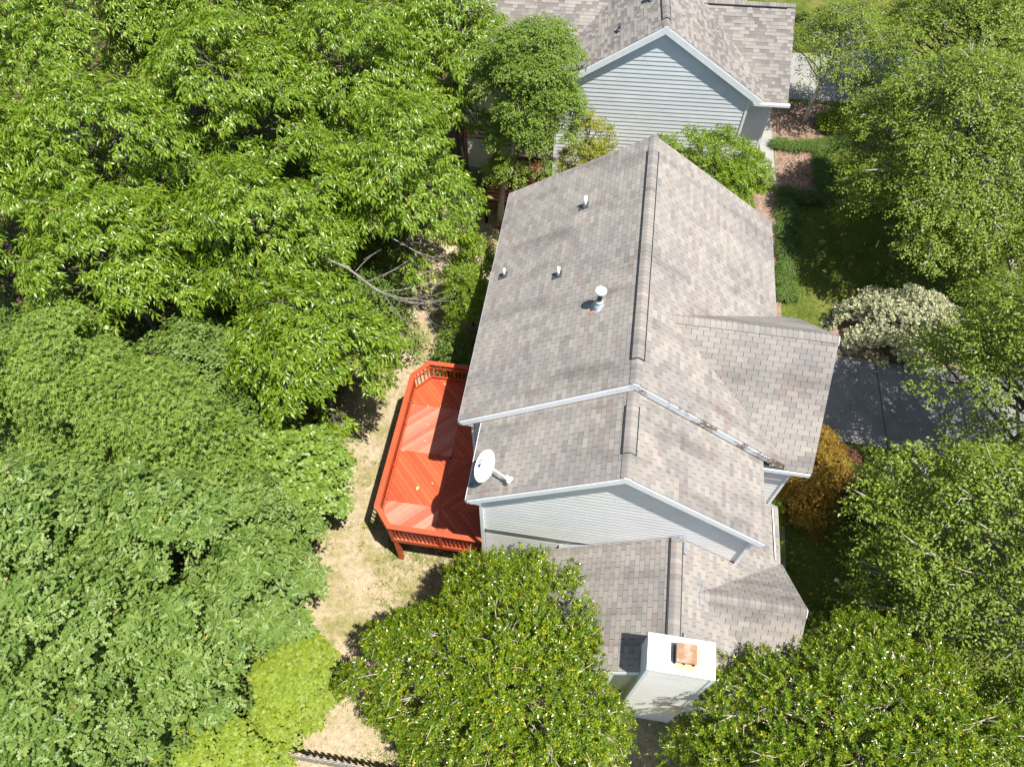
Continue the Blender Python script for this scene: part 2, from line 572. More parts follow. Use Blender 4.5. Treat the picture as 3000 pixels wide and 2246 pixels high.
xs = np.unique(np.concatenate([np.linspace(-140, -24, 12), np.linspace(-24, 26, 101), np.linspace(26, 140, 12)]))
ys = np.unique(np.concatenate([np.linspace(-110, -14, 10), np.linspace(-14, 44, 117), np.linspace(44, 180, 12)]))
gx, gy = np.meshgrid(xs, ys)
gzz = gz(gx, gy)
gv = np.stack([gx.ravel(), gy.ravel(), gzz.ravel()], 1)
nx_ = len(xs)
ii = np.arange((len(ys) - 1) * (nx_ - 1))
r0 = ii // (nx_ - 1)
c0 = ii % (nx_ - 1)
a0 = r0 * nx_ + c0
gf = np.stack([a0, a0 + 1, a0 + nx_ + 1, a0 + nx_], 1).ravel()
go = bpy.data.objects.new('ground', mesh_np('ground', gv, gf, 4, M['ground'], None, True))
link(go)
go['kind'] = 'structure'


def sheet(name, poly, z, mat, thick=0.12):
    global ORG
    ORG = Vector((0, 0, 0))
    mb = MB()
    mb.prism([(p[0], p[1], z - thick) for p in poly], (0, 0, thick))
    o = mb.build(name, mat)
    o['kind'] = 'structure'
    return o


# driveway of two rows of concrete slabs
drv = sheet('driveway', [(4.0, 4.75), (16.2, 4.75), (16.2, 8.75), (4.0, 8.75)], 0.462, M['underlay'], 0.2)
k = 0
for (xa, xb) in ((4.0, 7.0), (7.02, 10.35), (10.37, 13.4), (13.42, 16.2)):
    for (ya, yb) in ((4.75, 8.75),):
        mb = MB()
        mb.box((xa, ya, 0.40), (xb - 0.012, yb, 0.475 + 0.002 * (k % 3)))
        o = mb.build('slab', M['drive'], drv)
        k += 1
sheet('driveway', [(6.8, 25.2), (16.2, 25.9), (16.2, 30.0), (6.8, 29.4)], 0.462, M['concrete'])
sheet('street', [(17.0, -40), (24.5, -40), (24.5, 70), (17.0, 70)], 0.43, M['asphalt'])
mb = MB()
mb.box((16.75, -40, 0.3), (17.0, 70, 0.56))
o = mb.build('kerb', M['concrete'])
o['kind'] = 'structure'
mb = MB()
mb.box((24.5, -40, 0.3), (24.75, 70, 0.56))
o = mb.build('kerb', M['concrete'])
o['kind'] = 'structure'
sheet('path', [(5.9, -2.6), (6.38, -2.6), (6.42, 1.0), (5.9, 1.0)], 0.466, M['concrete'])
sheet('path', [(6.2, 18.4), (6.85, 18.4), (6.75, 24.8), (6.1, 24.8)], 0.464, M['concrete'])
sheet('mulch_bed', [(6.8, 21.6), (8.9, 21.8), (10.2, 23.2), (9.9, 25.1), (6.75, 24.9)], 0.462, M['mulch'])
sheet('mulch_bed', [(6.85, 18.3), (8.75, 18.3), (8.9, 21.2), (6.85, 21.0)], 0.462, M['mulch'])
sheet('mulch_bed', [(4.4, 9.2), (6.75, 9.2), (6.75, 18.0), (4.4, 18.0)], 0.461, M['mulch'])
sheet('mulch_bed', [(8.4, 8.85), (14.6, 8.85), (14.9, 11.2), (9.0, 11.6)], 0.463, M['mulch'])


# ------------------------------------------------------------------ roofs
def proj_area(P, A_, B_):
    """projected size of a patch spanned by A_, B_ at P (world)"""
    mi = cam.matrix_world.inverted()
    q = mi @ P
    return abs((mi.to_3x3() @ A_).cross(mi.to_3x3() @ B_).dot(q)) / abs(q.z) ** 3


def tab_tint():
    r = random.random()
    if r < 0.085:
        return random.uniform(0.84, 1.0)
    return min(0.8, max(0.02, random.gauss(0.5, 0.19)))


class Roof:
    """gathers shingle tabs over all roof planes of one house, then builds the 300 largest in view singly and joins the rest"""

    def __init__(self, root, roof, mat, wm=Matrix.Identity(4)):
        self.root, self.roof, self.mat, self.wm = root, roof, mat, wm
        self.tabs = []
        self.lib = {}

    def facet(self, P0, a, bdir, la, lb, tab, expo, style='tab', skip=None, hide=None, a0=0.0):
        P0, a, bdir = Vector(P0), Vector(a).normalized(), Vector(bdir).normalized()
        n = a.cross(bdir)
        if n.z < 0:
            n = -n
        rows = int(lb / expo) + 1
        off = 0.0
        for k in range(rows):
            b1 = lb - k * expo
            b0 = max(b1 - expo, 0.0)
            if b1 - b0 < 0.03:
                continue
            off = (off + tab * 0.5) % tab if style == 'tab' else random.uniform(0, tab)
            x = a0 - off
            while x < la:
                w = tab if style == 'tab' else random.choice((0.14, 0.2, 0.2, 0.26, 0.32))
                x0, x1 = max(x, a0), min(x + w, la)
                x += w
                if x1 - x0 < 0.03:
                    continue
                ctr = P0 + a * ((x0 + x1) / 2) + bdir * ((b0 + b1) / 2)
                if skip and skip(ctr):
                    continue
                raised = True if style == 'tab' else (random.random() < 0.5)
                vis = not (hide and hide(ctr))
                wa = proj_area(self.wm @ ctr, self.wm.to_3x3() @ (a * (x1 - x0)), self.wm.to_3x3() @ (bdir * (b1 - b0))) if vis else 0
                self.tabs.append((wa, ctr, a, bdir, n, x1 - x0, b1 - b0, raised, style))

    @staticmethod
    def local(w, e, raised, style):
        g = 0.0062 if style == 'tab' else 0.0015
        h0, h1 = (0.005, 0.012) if style == 'tab' else ((0.010, 0.020) if raised else (0.005, 0.010))
        x = w / 2 - g
        y0, y1 = -e / 2, e / 2 - (0.0045 if style == 'tab' else 0.0)
        v = [(-x, y0, -0.004), (x, y0, -0.004), (x, y1, -0.004), (-x, y1, -0.004), (-x, y0, h0), (x, y0, h0), (x, y1, h1), (-x, y1, h1)]
        f = [(4, 5, 6, 7), (0, 1, 5, 4), (1, 2, 6, 5), (2, 3, 7, 6), (3, 0, 4, 7)]
        return v, f

    def build(self, limit=300):
        self.tabs.sort(key=lambda t: -t[0])
        mb = MB()
        for i, (wa, ctr, a, bd, n, w, e, raised, style) in enumerate(self.tabs):
            sgn = 1.0 if a.cross(bd).dot(n) > 0 else -1.0
            if style == 'tab':
                tint = tab_tint()
            else:
                tint = random.uniform(0.62, 1.0) if raised else random.uniform(0.1, 0.55)
            if i < limit and wa > 0:
                tq = round(tint * 20) / 20
                key = (round(w, 3), round(e, 3), raised, tq)
                if key not in self.lib:
                    v, f = self.local(w, e, raised, style)
                    self.lib[key] = mesh_np('shingle', v, [q for ff in f for q in ff], [4] * len(f), self.mat, [tq] * 8)
                o = bpy.data.objects.new('shingle', self.lib[key])
                link(o, self.roof)
                m3 = Matrix((a * sgn, bd, n)).transposed()
                mm = m3.to_4x4()
                mm.translation = ctr - ORG
                o.matrix_local = mm
            else:
                v, f = self.local(w, e, raised, style)
                vv = [tuple(ctr + a * (sgn * p[0]) + bd * p[1] + n * p[2]) for p in v]
                mb.add(vv, f, tint)
        mb.build('shingle_field', self.mat, self.roof, kind='stuff')


def slab(mb, P0, a, bd, la, lb, th=0.09, a0=0.0):
    P0, a, bd = Vector(P0), Vector(a).normalized(), Vector(bd).normalized()
    n = a.cross(bd)
    if n.z < 0:
        n = -n
    lo = P0 - n * th
    q = [lo + a * a0, lo + a * la, lo + a * la + bd * lb, lo + a * a0 + bd * lb]
    if a.cross(bd).z < 0:
        q = q[::-1]
    mb.prism([tuple(p) for p in q], tuple(n * (th - 0.002)))


def caps(parent, mat, p0, d, length, slope, half=0.15, expo=0.145, lift=0.02, name='ridge_cap', start_low=True):
    """bent cap shingles along a ridge, one object each"""
    d = Vector(d).normalized()
    s = Vector((d.y, -d.x, 0))
    k = 0
    x = 0.0
    p0 = Vector(p0)
    while x < length - 0.03:
        x1 = min(x + expo + 0.012, length)
        vs = []
        for (xx, zl) in ((x, lift + 0.012), (x1, lift)):
            for t in (-1.0, -0.55, -0.2, 0.0, 0.2, 0.55, 1.0):
                drop = abs(t) * half * slope
                soft = 0.03 * slope * max(0, 1 - abs(t) / 0.3)
                vs.append(tuple(p0 + d * xx + s * (t * half) + Vector((0, 0, zl - drop - soft))))
        mb = MB()
        fs = [[i, i + 1, i + 8, i + 7] for i in range(6)]
        base = [tuple(Vector(v) - Vector((0, 0, 0.012))) for v in vs[:7]]
        fs += [[14 + i, 14 + i + 1, i + 1, i] for i in range(6)]
        mb.add(vs + base, fs, tab_tint() * 0.9)
        mb.build(name, mat, parent)
        x += expo
        k += 1


def siding(parent, poly, o0, xd, nrm, expo, mat, zbase, joined=False, name='plank', piece=3.6, prd=0.015):
    """lap siding over polygon poly [(x,z)] in the wall plane through o0 with x axis xd, outward normal nrm"""
    o0, xd, nrm = Vector(o0), Vector(xd).normalized(), Vector(nrm).normalized()
    zs = [p[1] for p in poly]
    xs_ = [p[0] for p in poly]
    z = zbase
    mbj = MB()
    conv = poly if area2(poly) > 0 else poly[::-1]
    while z < max(zs):
        if z + expo > min(zs):
            cuts = [min(xs_) - 0.1]
            x = min(xs_) + random.uniform(0.8, piece)
            while x < max(xs_):
                cuts.append(x)
                x += piece
            cuts.append(max(xs_) + 0.1)
            for i in range(len(cuts) - 1):
                pc = clip_convex([(cuts[i] + 0.002, z), (cuts[i + 1] - 0.002, z), (cuts[i + 1] - 0.002, z + expo), (cuts[i] + 0.002, z + expo)], conv)
                if len(pc) < 3 or abs(area2(pc)) < 0.004:
                    continue
                fr, bk = [], []
                for (px, pz) in pc:
                    t = 1 - (pz - z) / expo
                    fr.append(o0 + xd * px + Vector((0, 0, pz)) + nrm * (0.004 + prd * t))
                    bk.append(o0 + xd * px + Vector((0, 0, pz)) - nrm * 0.012)
                n = len(pc)
                if xd.cross(Vector((0, 0, 1))).dot(nrm) < 0:
                    fr, bk = fr[::-1], bk[::-1]
                fs = [list(range(n))] + [[j, n + j, n + (j + 1) % n, (j + 1) % n] for j in range(n)]
                tn = random.random()
                vv = [tuple(p) for p in fr + bk]
                if joined:
                    mbj.add(vv, fs, tn)
                else:
                    mb = MB()
                    mb.add(vv, fs, tn)
                    mb.build(name, mat, parent)
        z += expo
    if joined:
        mbj.build('siding', mat, parent, kind='stuff')


def gable_core(mb, cx, half, y0, y1, zb, zr, slope, axis='y'):
    """closed gable prism: ridge along y (or x)"""
    ze = zr - slope * half
    prof = [(cx - half, zb), (cx + half, zb), (cx + half, ze), (cx, zr), (cx - half, ze)]
    if axis == 'y':
        mb.prism([(p[0], y0, p[1]) for p in prof][::-1], (0, y1 - y0, 0))
    else:
        mb.prism([(y0, p[0], p[1]) for p in prof], (y1 - y0, 0, 0))


# ------------------------------------------------------------------ main house
SL = 0.667
CS = 1 / math.sqrt(1 + SL * SL)
house = thing('house', 'white sided house with weathered grey shingle roof in the middle, red deck on its side', 'house')
dL = Vector((-1, 0, -SL)).normalized()
dR = Vector((1, 0, -SL)).normalized()
q45 = 1 / math.sqrt(2)

wb = MB()
gable_core(wb, -0.02, 4.16, 0.22, 9.2, -0.2, 9.5 - 0.10, SL)
gable_core(wb, 0.05, 3.55, -2.195, 0.5, 4.33, 9.16 - 0.10, SL)
wb.box((-3.48, -2.09, -0.2), (3.58, 0.5, 4.32))
gable_core(wb, 2.70, 2.52, 2.5, 4.84, 0.0, 8.97 - 0.12, 0.98, 'x')
gable_core(wb, 1.785, 3.06, -5.58, -1.9, -0.1, 5.8 - 0.1, SL)
gable_core(wb, -3.52, 1.5, 2.5, 4.95, 0.2, 5.36 - 0.12, 0.98, 'x')
wall = wb.build('wall', M['sheath'], house)

# siding courses
ex = 0.18
siding(wall, [(-3.52, 4.33), (3.62, 4.33), (3.62, 9.02 - SL * 3.57), (0.05, 9.04), (-3.52, 9.02 - SL * 3.57)], (0, -2.200, 0), (1, 0, 0), (0, -1, 0), ex, M['siding'], 4.33)
siding(wall, [(-3.50, 0.2), (-0.6, 0.2), (-0.6, 4.30), (-3.50, 4.30)], (0, -2.095, 0), (1, 0, 0), (0, -1, 0), ex, M['siding'], 0.2)
siding(wall, [(3.3, 3.3), (4.87, 3.3), (4.87, 6.15), (3.3, 6.15)], (0, 0.17, 0), (1, 0, 0), (0, -1, 0), ex, M['siding'], 3.3)
siding(wall, [(-4.18, 0.2), (-3.45, 0.2), (-3.45, 6.7), (-4.18, 6.3)], (0, 0.21, 0), (1, 0, 0), (0, -1, 0), ex, M['siding'], 0.2, joined=True)
siding(wall, [(-0.5, 4.33), (2.25, 4.33), (2.25, 6.7), (-0.5, 6.7)], (-3.51, 0, 0), (0, -1, 0), (-1, 0, 0), ex, M['siding'], 4.33, joined=True)
siding(wall, [(-9.2, 0.2), (-0.22, 0.2), (-0.22, 6.6), (-9.2, 6.6)], (-4.19, 0, 0), (0, -1, 0), (-1, 0, 0), ex, M['siding'], 0.2, joined=True)
siding(wall, [(0.25, 0.3), (9.2, 0.3), (9.2, 6.5), (0.25, 6.5)], (4.15, 0, 0), (0, 1, 0), (1, 0, 0), ex, M['siding'], 0.3, joined=True)
siding(wall, [(0.2, 0.3), (5.2, 0.3), (5.2, 6.4), (2.7, 8.75), (0.2, 6.4)], (4.85, 0, 0), (0, 1, 0), (1, 0, 0), ex, M['siding'], 0.3, joined=True)
siding(wall, [(-1.25, 0.2), (4.8, 0.2), (4.8, 3.6), (1.785, 5.6), (-1.25, 3.6)], (0, -5.585, 0), (1, 0, 0), (0, -1, 0), ex, M['siding'], 0.2, joined=True)
# trim boards
tb = MB()
tb.box((-3.58, -2.285, 0.2), (-3.49, -2.20, 6.62))
tb.build('corner_board', M['trim'], wall)
tb = MB()
tb.box((3.58, -2.285, 4.2), (3.67, -2.20, 6.6))
tb.build('corner_board', M['trim'], wall)
tb = MB()
tb.box((4.83, 0.12, 0.2), (4.91, 0.21, 6.1))
tb.build('corner_board', M['trim'], wall)
tb = MB()
tb.box((-4.25, 0.16, 0.2), (-4.17, 0.24, 6.4))
tb.build('corner_board', M['trim'], wall)
# garage door and windows on the street side, seen only from a step to the side
gd = MB()
gd.box((4.17, 5.6, 0.47), (4.23, 8.1, 2.6))
gdo = gd.build('garage_door', M['trim'], house)
for k in range(4):
    mb = MB()
    mb.box((4.23, 5.63, 0.52 + k * 0.52), (4.25, 8.07, 0.52 + k * 0.52 + 0.49))
    mb.build('panel', M['pvc'], gdo)
mb = MB()
mb.box((4.86, 2.1, 3.9), (4.93, 3.3, 5.3))
wo = mb.build('window', M['trim'], house)
mb = MB()
mb.box((4.93, 2.17, 3.97), (4.945, 3.23, 5.23))
mb.build('pane', M['glass'], wo)

# roof planes
rb = MB()
A_len = 9.39
lenA = 4.58 / CS
slab(rb, (0, 0, 9.5), (0, 1, 0), dL, A_len, lenA)
slab(rb, (0, 0, 9.5), (0, 1, 0), dR, A_len, 4.48 / CS)
lenB = 3.90 / CS
slab(rb, (0, -2.40, 9.16), (0, 1, 0), dL, 2.62, lenB)
slab(rb, (0, -2.40, 9.16), (0, 1, 0), dR, 2.62, lenB)
dS = Vector((0, -1, -0.98)).normalized()
dN = Vector((0, 1, -0.98)).normalized()
lenG = 2.72 * math.sqrt(1 + 0.98 ** 2)
slab(rb, (0.8, 2.692, 8.966), (1, 0, 0), dS, 4.497, lenG)
slab(rb, (0.8, 2.692, 8.966), (1, 0, 0), dN, 4.497, lenG)
lenC = 3.44 / CS
slab(rb, (1.785, -5.72, 5.80), (0, 1, 0), dL, 3.47, lenC)
slab(rb, (1.785, -5.72, 5.80), (0, 1, 0), dR, 3.47, lenC)
slab(rb, (3.55, -2.4, 5.80 - SL * 1.765), (0, 1, 0), dR, 2.62, 1.675 / CS)
lenP = 1.88 * math.sqrt(1 + 0.98 ** 2)
slab(rb, (2.3, -3.52, 5.36), (1, 0, 0), dS, 2.99, lenP)
slab(rb, (2.3, -3.52, 5.36), (1, 0, 0), dN, 2.99, lenP)
roof = rb.build('roof', M['underlay'], house)

RF = Roof(house, roof, M['shingle'])
TW, TE = 0.324, 0.147


def zA(x):
    return 9.5 - SL * abs(x)


def zC(x):
    return 5.8 - SL * abs(x - 1.785)


RF.facet((0, 0, 9.5), (0, 1, 0), dL, A_len, lenA, TW, TE)
RF.facet((0, 0, 9.5), (0, 1, 0), dR, A_len, 4.48 / CS, TW, TE,
         skip=lambda p: p.x > 0.9 and 8.966 - 0.98 * abs(p.y - 2.692) > p.z + 0.25)
RF.facet((0, -2.40, 9.16), (0, 1, 0), dL, 2.60, lenB, TW, TE)
RF.facet((0, -2.40, 9.16), (0, 1, 0), dR, 2.60, lenB, TW, TE)
RF.facet((0.8, 2.692, 8.966), (1, 0, 0), dS, 4.497, lenG, TW, TE, skip=lambda p: p.y > -0.02 and zA(p.x) > p.z + 0.2 and p.x < 4.48, hide=lambda p: zA(p.x) > p.z)
RF.facet((0.8, 2.692, 8.966), (1, 0, 0), dN, 4.497, lenG, TW, TE, skip=lambda p: zA(p.x) > p.z + 0.2 and p.x < 4.48, hide=lambda p: True)
hideC = lambda p: p.x < -0.4 or (p.y < -4.4) or (p.x > 3.5 and p.y > -2.3)
RF.facet((1.785, -5.72, 5.80), (0, 1, 0), dL, 3.47, lenC, TW, TE, hide=lambda p: p.x < 0.3 - 0.5 * (p.y + 2.3) * -1.0 or p.y < -4.5)
RF.facet((1.785, -5.72, 5.80), (0, 1, 0), dR, 3.47, lenC, TW, TE, hide=lambda p: p.y < -4.6,
         skip=lambda p: 5.36 - 0.98 * abs(p.y + 3.52) > p.z + 0.2)
RF.facet((3.55, -2.4 + 0.15, 5.80 - SL * 1.765), (0, 1, 0), dR, 2.47, 1.675 / CS, TW, TE)
RF.facet((2.3, -3.52, 5.36), (1, 0, 0), dS, 2.99, lenP, TW, TE, skip=lambda p: zC(p.x) > p.z + 0.2, hide=lambda p: zC(p.x) > p.z or p.y < -4.4)
RF.facet((2.3, -3.52, 5.36), (1, 0, 0), dN, 2.99, lenP, TW, TE, skip=lambda p: zC(p.x) > p.z + 0.2, hide=lambda p: True)
RF.build(300)

# ridge caps and vents
caps(roof, M['shingle'], (0, 0, 9.51), (0, 1, 0), 0.75, SL)
caps(roof, M['shingle'], (0, 0.75, 9.51), (0, 1, 0), 7.95, SL, lift=0.055)
caps(roof, M['shingle'], (0, 8.70, 9.51), (0, 1, 0), 0.69, SL)
caps(roof, M['shingle'], (0, -2.40, 9.17), (0, 1, 0), 0.64, SL)
caps(roof, M['shingle'], (0, -1.76, 9.17), (0, 1, 0), 1.36, SL, lift=0.055)
caps(roof, M['shingle'], (0, -0.40, 9.17), (0, 1, 0), 0.45, SL)
caps(roof, M['shingle'], (0.75, 2.692, 8.97), (1, 0, 0), 4.54, 0.9)
caps(roof, M['shingle'], (1.785, -5.0, 5.81), (0, 1, 0), 2.7, SL, lift=0.055)
caps(roof, M['shingle'], (2.35, -3.52, 5.365), (1, 0, 0), 2.93, 0.9)


def ridge_vent(p0, d, length, half=0.165, sl=SL):
    d = Vector(d)
    s = Vector((d.y, -d.x, 0))
    p0 = Vector(p0)
    mb = MB()
    for sg in (-1, 1):
        a = p0 + s * (sg * half) + Vector((0, 0, 0.022 - sl * half))
        mb.bar(a, a + d * length, 0.035, 0.05)
        a2 = p0 + s * (sg * (half * 0.5)) + Vector((0, 0, 0.022 - sl * half * 0.5))
        mb.bar(a2, a2 + d * length, half, 0.02, up=(sg * 0.555 * s.x, sg * 0.555 * s.y, 0.83))
    mb.build('ridge_vent', M['black'], roof)


ridge_vent((0, 0.75, 9.51), (0, 1, 0), 7.95)
ridge_vent((0, -1.76, 9.17), (0, 1, 0), 1.36)
ridge_vent((1.785, -5.0, 5.81), (0, 1, 0), 2.7)


# rake boards, fascia, soffit returns
def rake(P, d, length, mat, nrm=(0, -1, 0), h=0.19, name='rake_board'):
    """board hanging under a rake edge; d runs down the slope"""
    P, d, nrm = Vector(P), Vector(d).normalized(), Vector(nrm)
    up = nrm.cross(d)
    if up.z < 0:
        up = -up
    mb = MB()
    a = P - up * (h / 2 + 0.01)
    a = P - up * (h / 2 + 0.05)
    a = a - nrm * (0.004 if (d.x + d.y) > 0 else 0.0055)
    mb.bar(a - d * (h * 0.24 if abs(nrm.y) > 0.5 else 0.0), a + d * length, 0.03, h, up=up)
    mb.build(name, mat, roof)
    mb = MB()
    a = P - up * 0.026
    a = a - nrm * (0.010 if (d.x + d.y) > 0 else 0.0115)
    mb.bar(a - d * 0.008, a + d * length, 0.024, 0.045, up=up)
    mb.build('rake_trim', mat, roof)


rake((0, 0, 9.5), dL, lenA, M['trim'])
rake((0, 0, 9.5), dR, 4.48 / CS, M['peel'])
rake((0, -2.4, 9.16), dL, lenB, M['trim'])
rake((0, -2.4, 9.16), dR, lenB, M['trim'])
rake((0, A_len, 9.5), dL, lenA, M['trim'], (0, 1, 0))
rake((0, A_len, 9.5), dR, 4.48 / CS, M['trim'], (0, 1, 0))
rake((5.297, 2.692, 8.966), dS, lenG, M['trim'], (1, 0, 0))
rake((5.297, 2.692, 8.966), dN, lenG, M['trim'], (1, 0, 0))
rake((5.29, -3.52, 5.36), dS, lenP, M['trim'], (1, 0, 0))
rake((5.29, -3.52, 5.36), dN, lenP, M['trim'], (1, 0, 0))
rake((1.785, -5.72, 5.80), dL, lenC, M['trim'])
rake((1.785, -5.72, 5.80), dR, lenC, M['trim'])


def fbox(lo, hi, name='fascia', mat=None):
    mb = MB()
    mb.box(lo, hi)
    mb.build(name, mat or M['trim'], roof)


fbox((-4.60, 0.02, 6.27), (-4.57, 9.37, 6.42))
fbox((4.47, 5.4, 6.36), (4.50, 9.37, 6.48))
fbox((-3.93, -2.38, 6.38), (-3.90, 0.1, 6.53))
fbox((3.88, -2.38, 6.38), (3.91, 0.0, 6.53))
fbox((3.0, -0.06, 6.10), (5.28, -0.03, 6.26))
fbox((4.3, 5.41, 6.12), (5.28, 5.44, 6.26))
fbox((-1.68, -5.7, 3.33), (-1.65, -2.28, 3.46))
fbox((5.22, -1.6, 3.33), (5.25, 0.15, 3.46))
# soffit returns (boxed eave ends)
for (x0, x1, y0, y1, zt) in ((-4.56, -4.16, 0.01, 0.24, 6.40), (4.12, 4.46, 0.01, 0.24, 6.42), (-3.89, -3.50, -2.39, -2.22, 6.50), (3.62, 3.87, -2.39, -2.22, 6.50)):
    fbox((x0, y0, zt - 0.17), (x1, y1, zt), 'soffit')
fbox((-4.56, 0.24, 6.24), (-4.16, 9.3, 6.27), 'soffit')
fbox((-3.89, -2.2, 6.35), (-3.5, 0.1, 6.38), 'soffit')
fbox((3.62, -2.2, 6.35), (3.87, 0.0, 6.38), 'soffit')

# ------------------------------------------------------------------ roof fittings
for (x, y, h, r) in ((-1.87, 7.22, 0.42, 0.055), (-4.12, 5.30, 0.33, 0.04), (-2.37, 4.55, 0.36, 0.045)):
    z = zA(x)
    mb = MB()
    mb.tube([(x, y, z - 0.05), (x, y, z + h)], r, 12)
    vp = mb.build('vent_pipe', M['pvc'], house, True)
    mb = MB()
    mb.tube([(x, y, z - 0.06), (x, y, z + 0.05), (x, y, z + 0.10)], [r * 2.2, r * 1.9, r * 1.25], 12)
    nL = Vector((-SL, 0, 1)).normalized()
    a = Vector((x, y, z)) + nL * 0.022
    mb.bar(a + dL * 0.2 + nL * 0.0, a - dL * 0.14, 0.26, 0.006, up=nL)
    mb.build('pipe_boot', M['lead'], vp)
x, y = -1.10, 2.86
z = zA(x)
mb = MB()
mb.tube([(x, y, z - 0.05), (x, y, z + 0.62)], 0.065, 14)
fp = mb.build('flue_pipe', M['darkmetal'], house, True)
mb = MB()
mb.tube([(x, y, z + 0.60), (x, y, z + 0.61), (x, y, z + 0.665), (x, y, z + 0.69), (x, y, z + 0.70)], [0.10, 0.155, 0.16, 0.14, 0.05], 24)
mb.build('flue_cap', M['pvc'], fp, True)
mb = MB()
mb.tube([(x, y, z - 0.04), (x, y, z + 0.06), (x, y, z + 0.20)], [0.17, 0.14, 0.085], 16)
mb.tube([(x, y, z + 0.20), (x, y, z + 0.225), (x, y, z + 0.25)], [0.115, 0.12, 0.075], 16)
nL = Vector((-SL, 0, 1)).normalized()
a = Vector((x, y, z)) + nL * 0.02
pl = [a + dL * (0.18 * math.cos(t) + 0.06) + Vector((0, 1, 0)) * (0.24 * math.sin(t)) for t in [2 * math.pi * q / 16 for q in range(16)]]
mb.prism([tuple(p) for p in pl][::-1], tuple(nL * 0.006))
mb.build('flashing', M['galv'], fp, True)
mb = MB()
mb.bar(a + dL * 0.18 + Vector((0, -0.13, 0)) + nL * 0.008, a + dL * 0.2 + Vector((0, -0.22, 0)) + nL * 0.008, 0.06, 0.012, up=nL)
mb.build('sealant_patch', M['sealant'], fp)
# rain diverter above the front door
mb = MB()
p1, p2 = Vector((5.0, 0.02, zC(5.0) + 0.05)), Vector((5.03, -1.56, zC(5.03) + 0.05))
mb.bar(p1, p2, 0.022, 0.08)
mb.build('rain_diverter', M['pvc'], house)
# flashing scraps at the low ridge ends and small roof patches
mb = MB()
for (px, py, w_, l_) in ((1.78, -2.32, 0.34, 0.14), (2.02, -2.5, 0.12, 0.26), (1.62, -4.98, 0.12, 0.2), (1.85, -5.03, 0.36, 0.14), (2.08, -4.85, 0.1, 0.3)):
    zz = zC(px) + 0.085
    nn = Vector((SL if px > 1.785 else -SL, 0, 1)).normalized()
    mb.bar((px, py - l_ / 2, zz), (px, py + l_ / 2, zz), w_, 0.02, up=nn)
mb.build('ridge_flashing', M['flash'], roof)
mb = MB()
for (px, py, w_, l_, an) in ((2.55, -3.45, 0.05, 0.30, 0.2), (2.66, -3.25, 0.22, 0.07, 0.3), (2.72, -4.75, 0.09, 0.18, 0.5), (2.52, -3.7, 0.05, 0.24, -0.1)):
    zz = zC(px) + 0.028
    nn = Vector((SL, 0, 1)).normalized()
    dv = Vector((math.sin(an) * CS, math.cos(an), -math.sin(an) * SL * CS)) * (l_ / 2)
    cpt = Vector((px, py, zz))
    mb.bar(cpt - dv, cpt + dv, w_, 0.012, up=nn)
mb.build('roof_patch', M['flash'], roof)

# chimney
CX0, CX1, CY0, CY1, CZ = 1.06, 2.66, -5.90, -5.03, 6.44
mb = MB()
mb.box((CX0 + 0.03, CY0 + 0.03, -0.2), (CX1 - 0.03, CY1 - 0.02, CZ))
chim = mb.build('chimney', M['sheath'], house)
w_ = CX1 - CX0 - 0.06
h_ = CY1 - CY0 - 0.06
siding(chim, [(CX0 + 0.03, 0.2), (CX1 - 0.03, 0.2), (CX1 - 0.03, CZ), (CX0 + 0.03, CZ)], (0, CY0 + 0.03, 0), (1, 0, 0), (0, -1, 0), 0.16, M['siding'], 0.2)
siding(chim, [(-CY1 + 0.03, 0.2), (-CY0 - 0.03, 0.2), (-CY0 - 0.03, CZ), (-CY1 + 0.03, CZ)], (CX0 + 0.03, 0, 0), (0, -1, 0), (-1, 0, 0), 0.16, M['siding'], 0.2, joined=True)
siding(chim, [(CY0 + 0.03, 0.2), (CY1 - 0.03, 0.2), (CY1 - 0.03, CZ), (CY0 + 0.03, CZ)], (CX1 - 0.03, 0, 0), (0, 1, 0), (1, 0, 0), 0.16, M['siding'], 0.2, joined=True)
for (cx, cy) in ((CX0 + 0.045, CY0 + 0.045), (CX1 - 0.045, CY0 + 0.045)):
    mb = MB()
    mb.box((cx - 0.045, cy - 0.045, -0.1), (cx + 0.045, cy + 0.045, CZ - 0.02))
    mb.build('corner_board', M['trim'], chim)
mb = MB()
mb.box((CX0, CY0, CZ - 0.05), (CX1, CY1, CZ + 0.03))
mb.box((CX0 + 0.1, CY0 + 0.1, CZ + 0.03), (CX1 - 0.1, CY1 - 0.1, CZ + 0.055))
cap = mb.build('cap', M['cap'], chim)
bv = cap.modifiers.new('edge', 'BEVEL')
bv.width = 0.012
bv.segments = 2
mb = MB()
fx0, fx1, fy0, fy1 = 1.69, 2.15, -5.68, -5.26
mb.box((fx0, fy0, CZ + 0.05), (fx0 + 0.02, fy1, CZ + 0.30))
mb.box((fx0 - 0.025, fy0, CZ + 0.05), (fx0, fy1, CZ + 0.12))
mb.box((fx1 - 0.02, fy0, CZ + 0.05), (fx1, fy1, CZ + 0.30))
mb.box((fx0 + 0.02, fy1 - 0.02, CZ + 0.05), (fx1 - 0.02, fy1, CZ + 0.30))
mb.box(((fx0 + fx1) / 2 - 0.01, fy0, CZ + 0.05), ((fx0 + fx1) / 2 + 0.01, fy0 + 0.02, CZ + 0.30))
mb.build('flue_screen', M['darkmetal'], chim)
mb = MB()
mb.box((fx0 - 0.005, fy0 - 0.015, CZ + 0.30), (fx1 + 0.015, fy1 + 0.015, CZ + 0.325))
fl = mb.build('flue_cap', M['rust'], chim)
bv = fl.modifiers.new('edge', 'BEVEL')
bv.width = 0.01

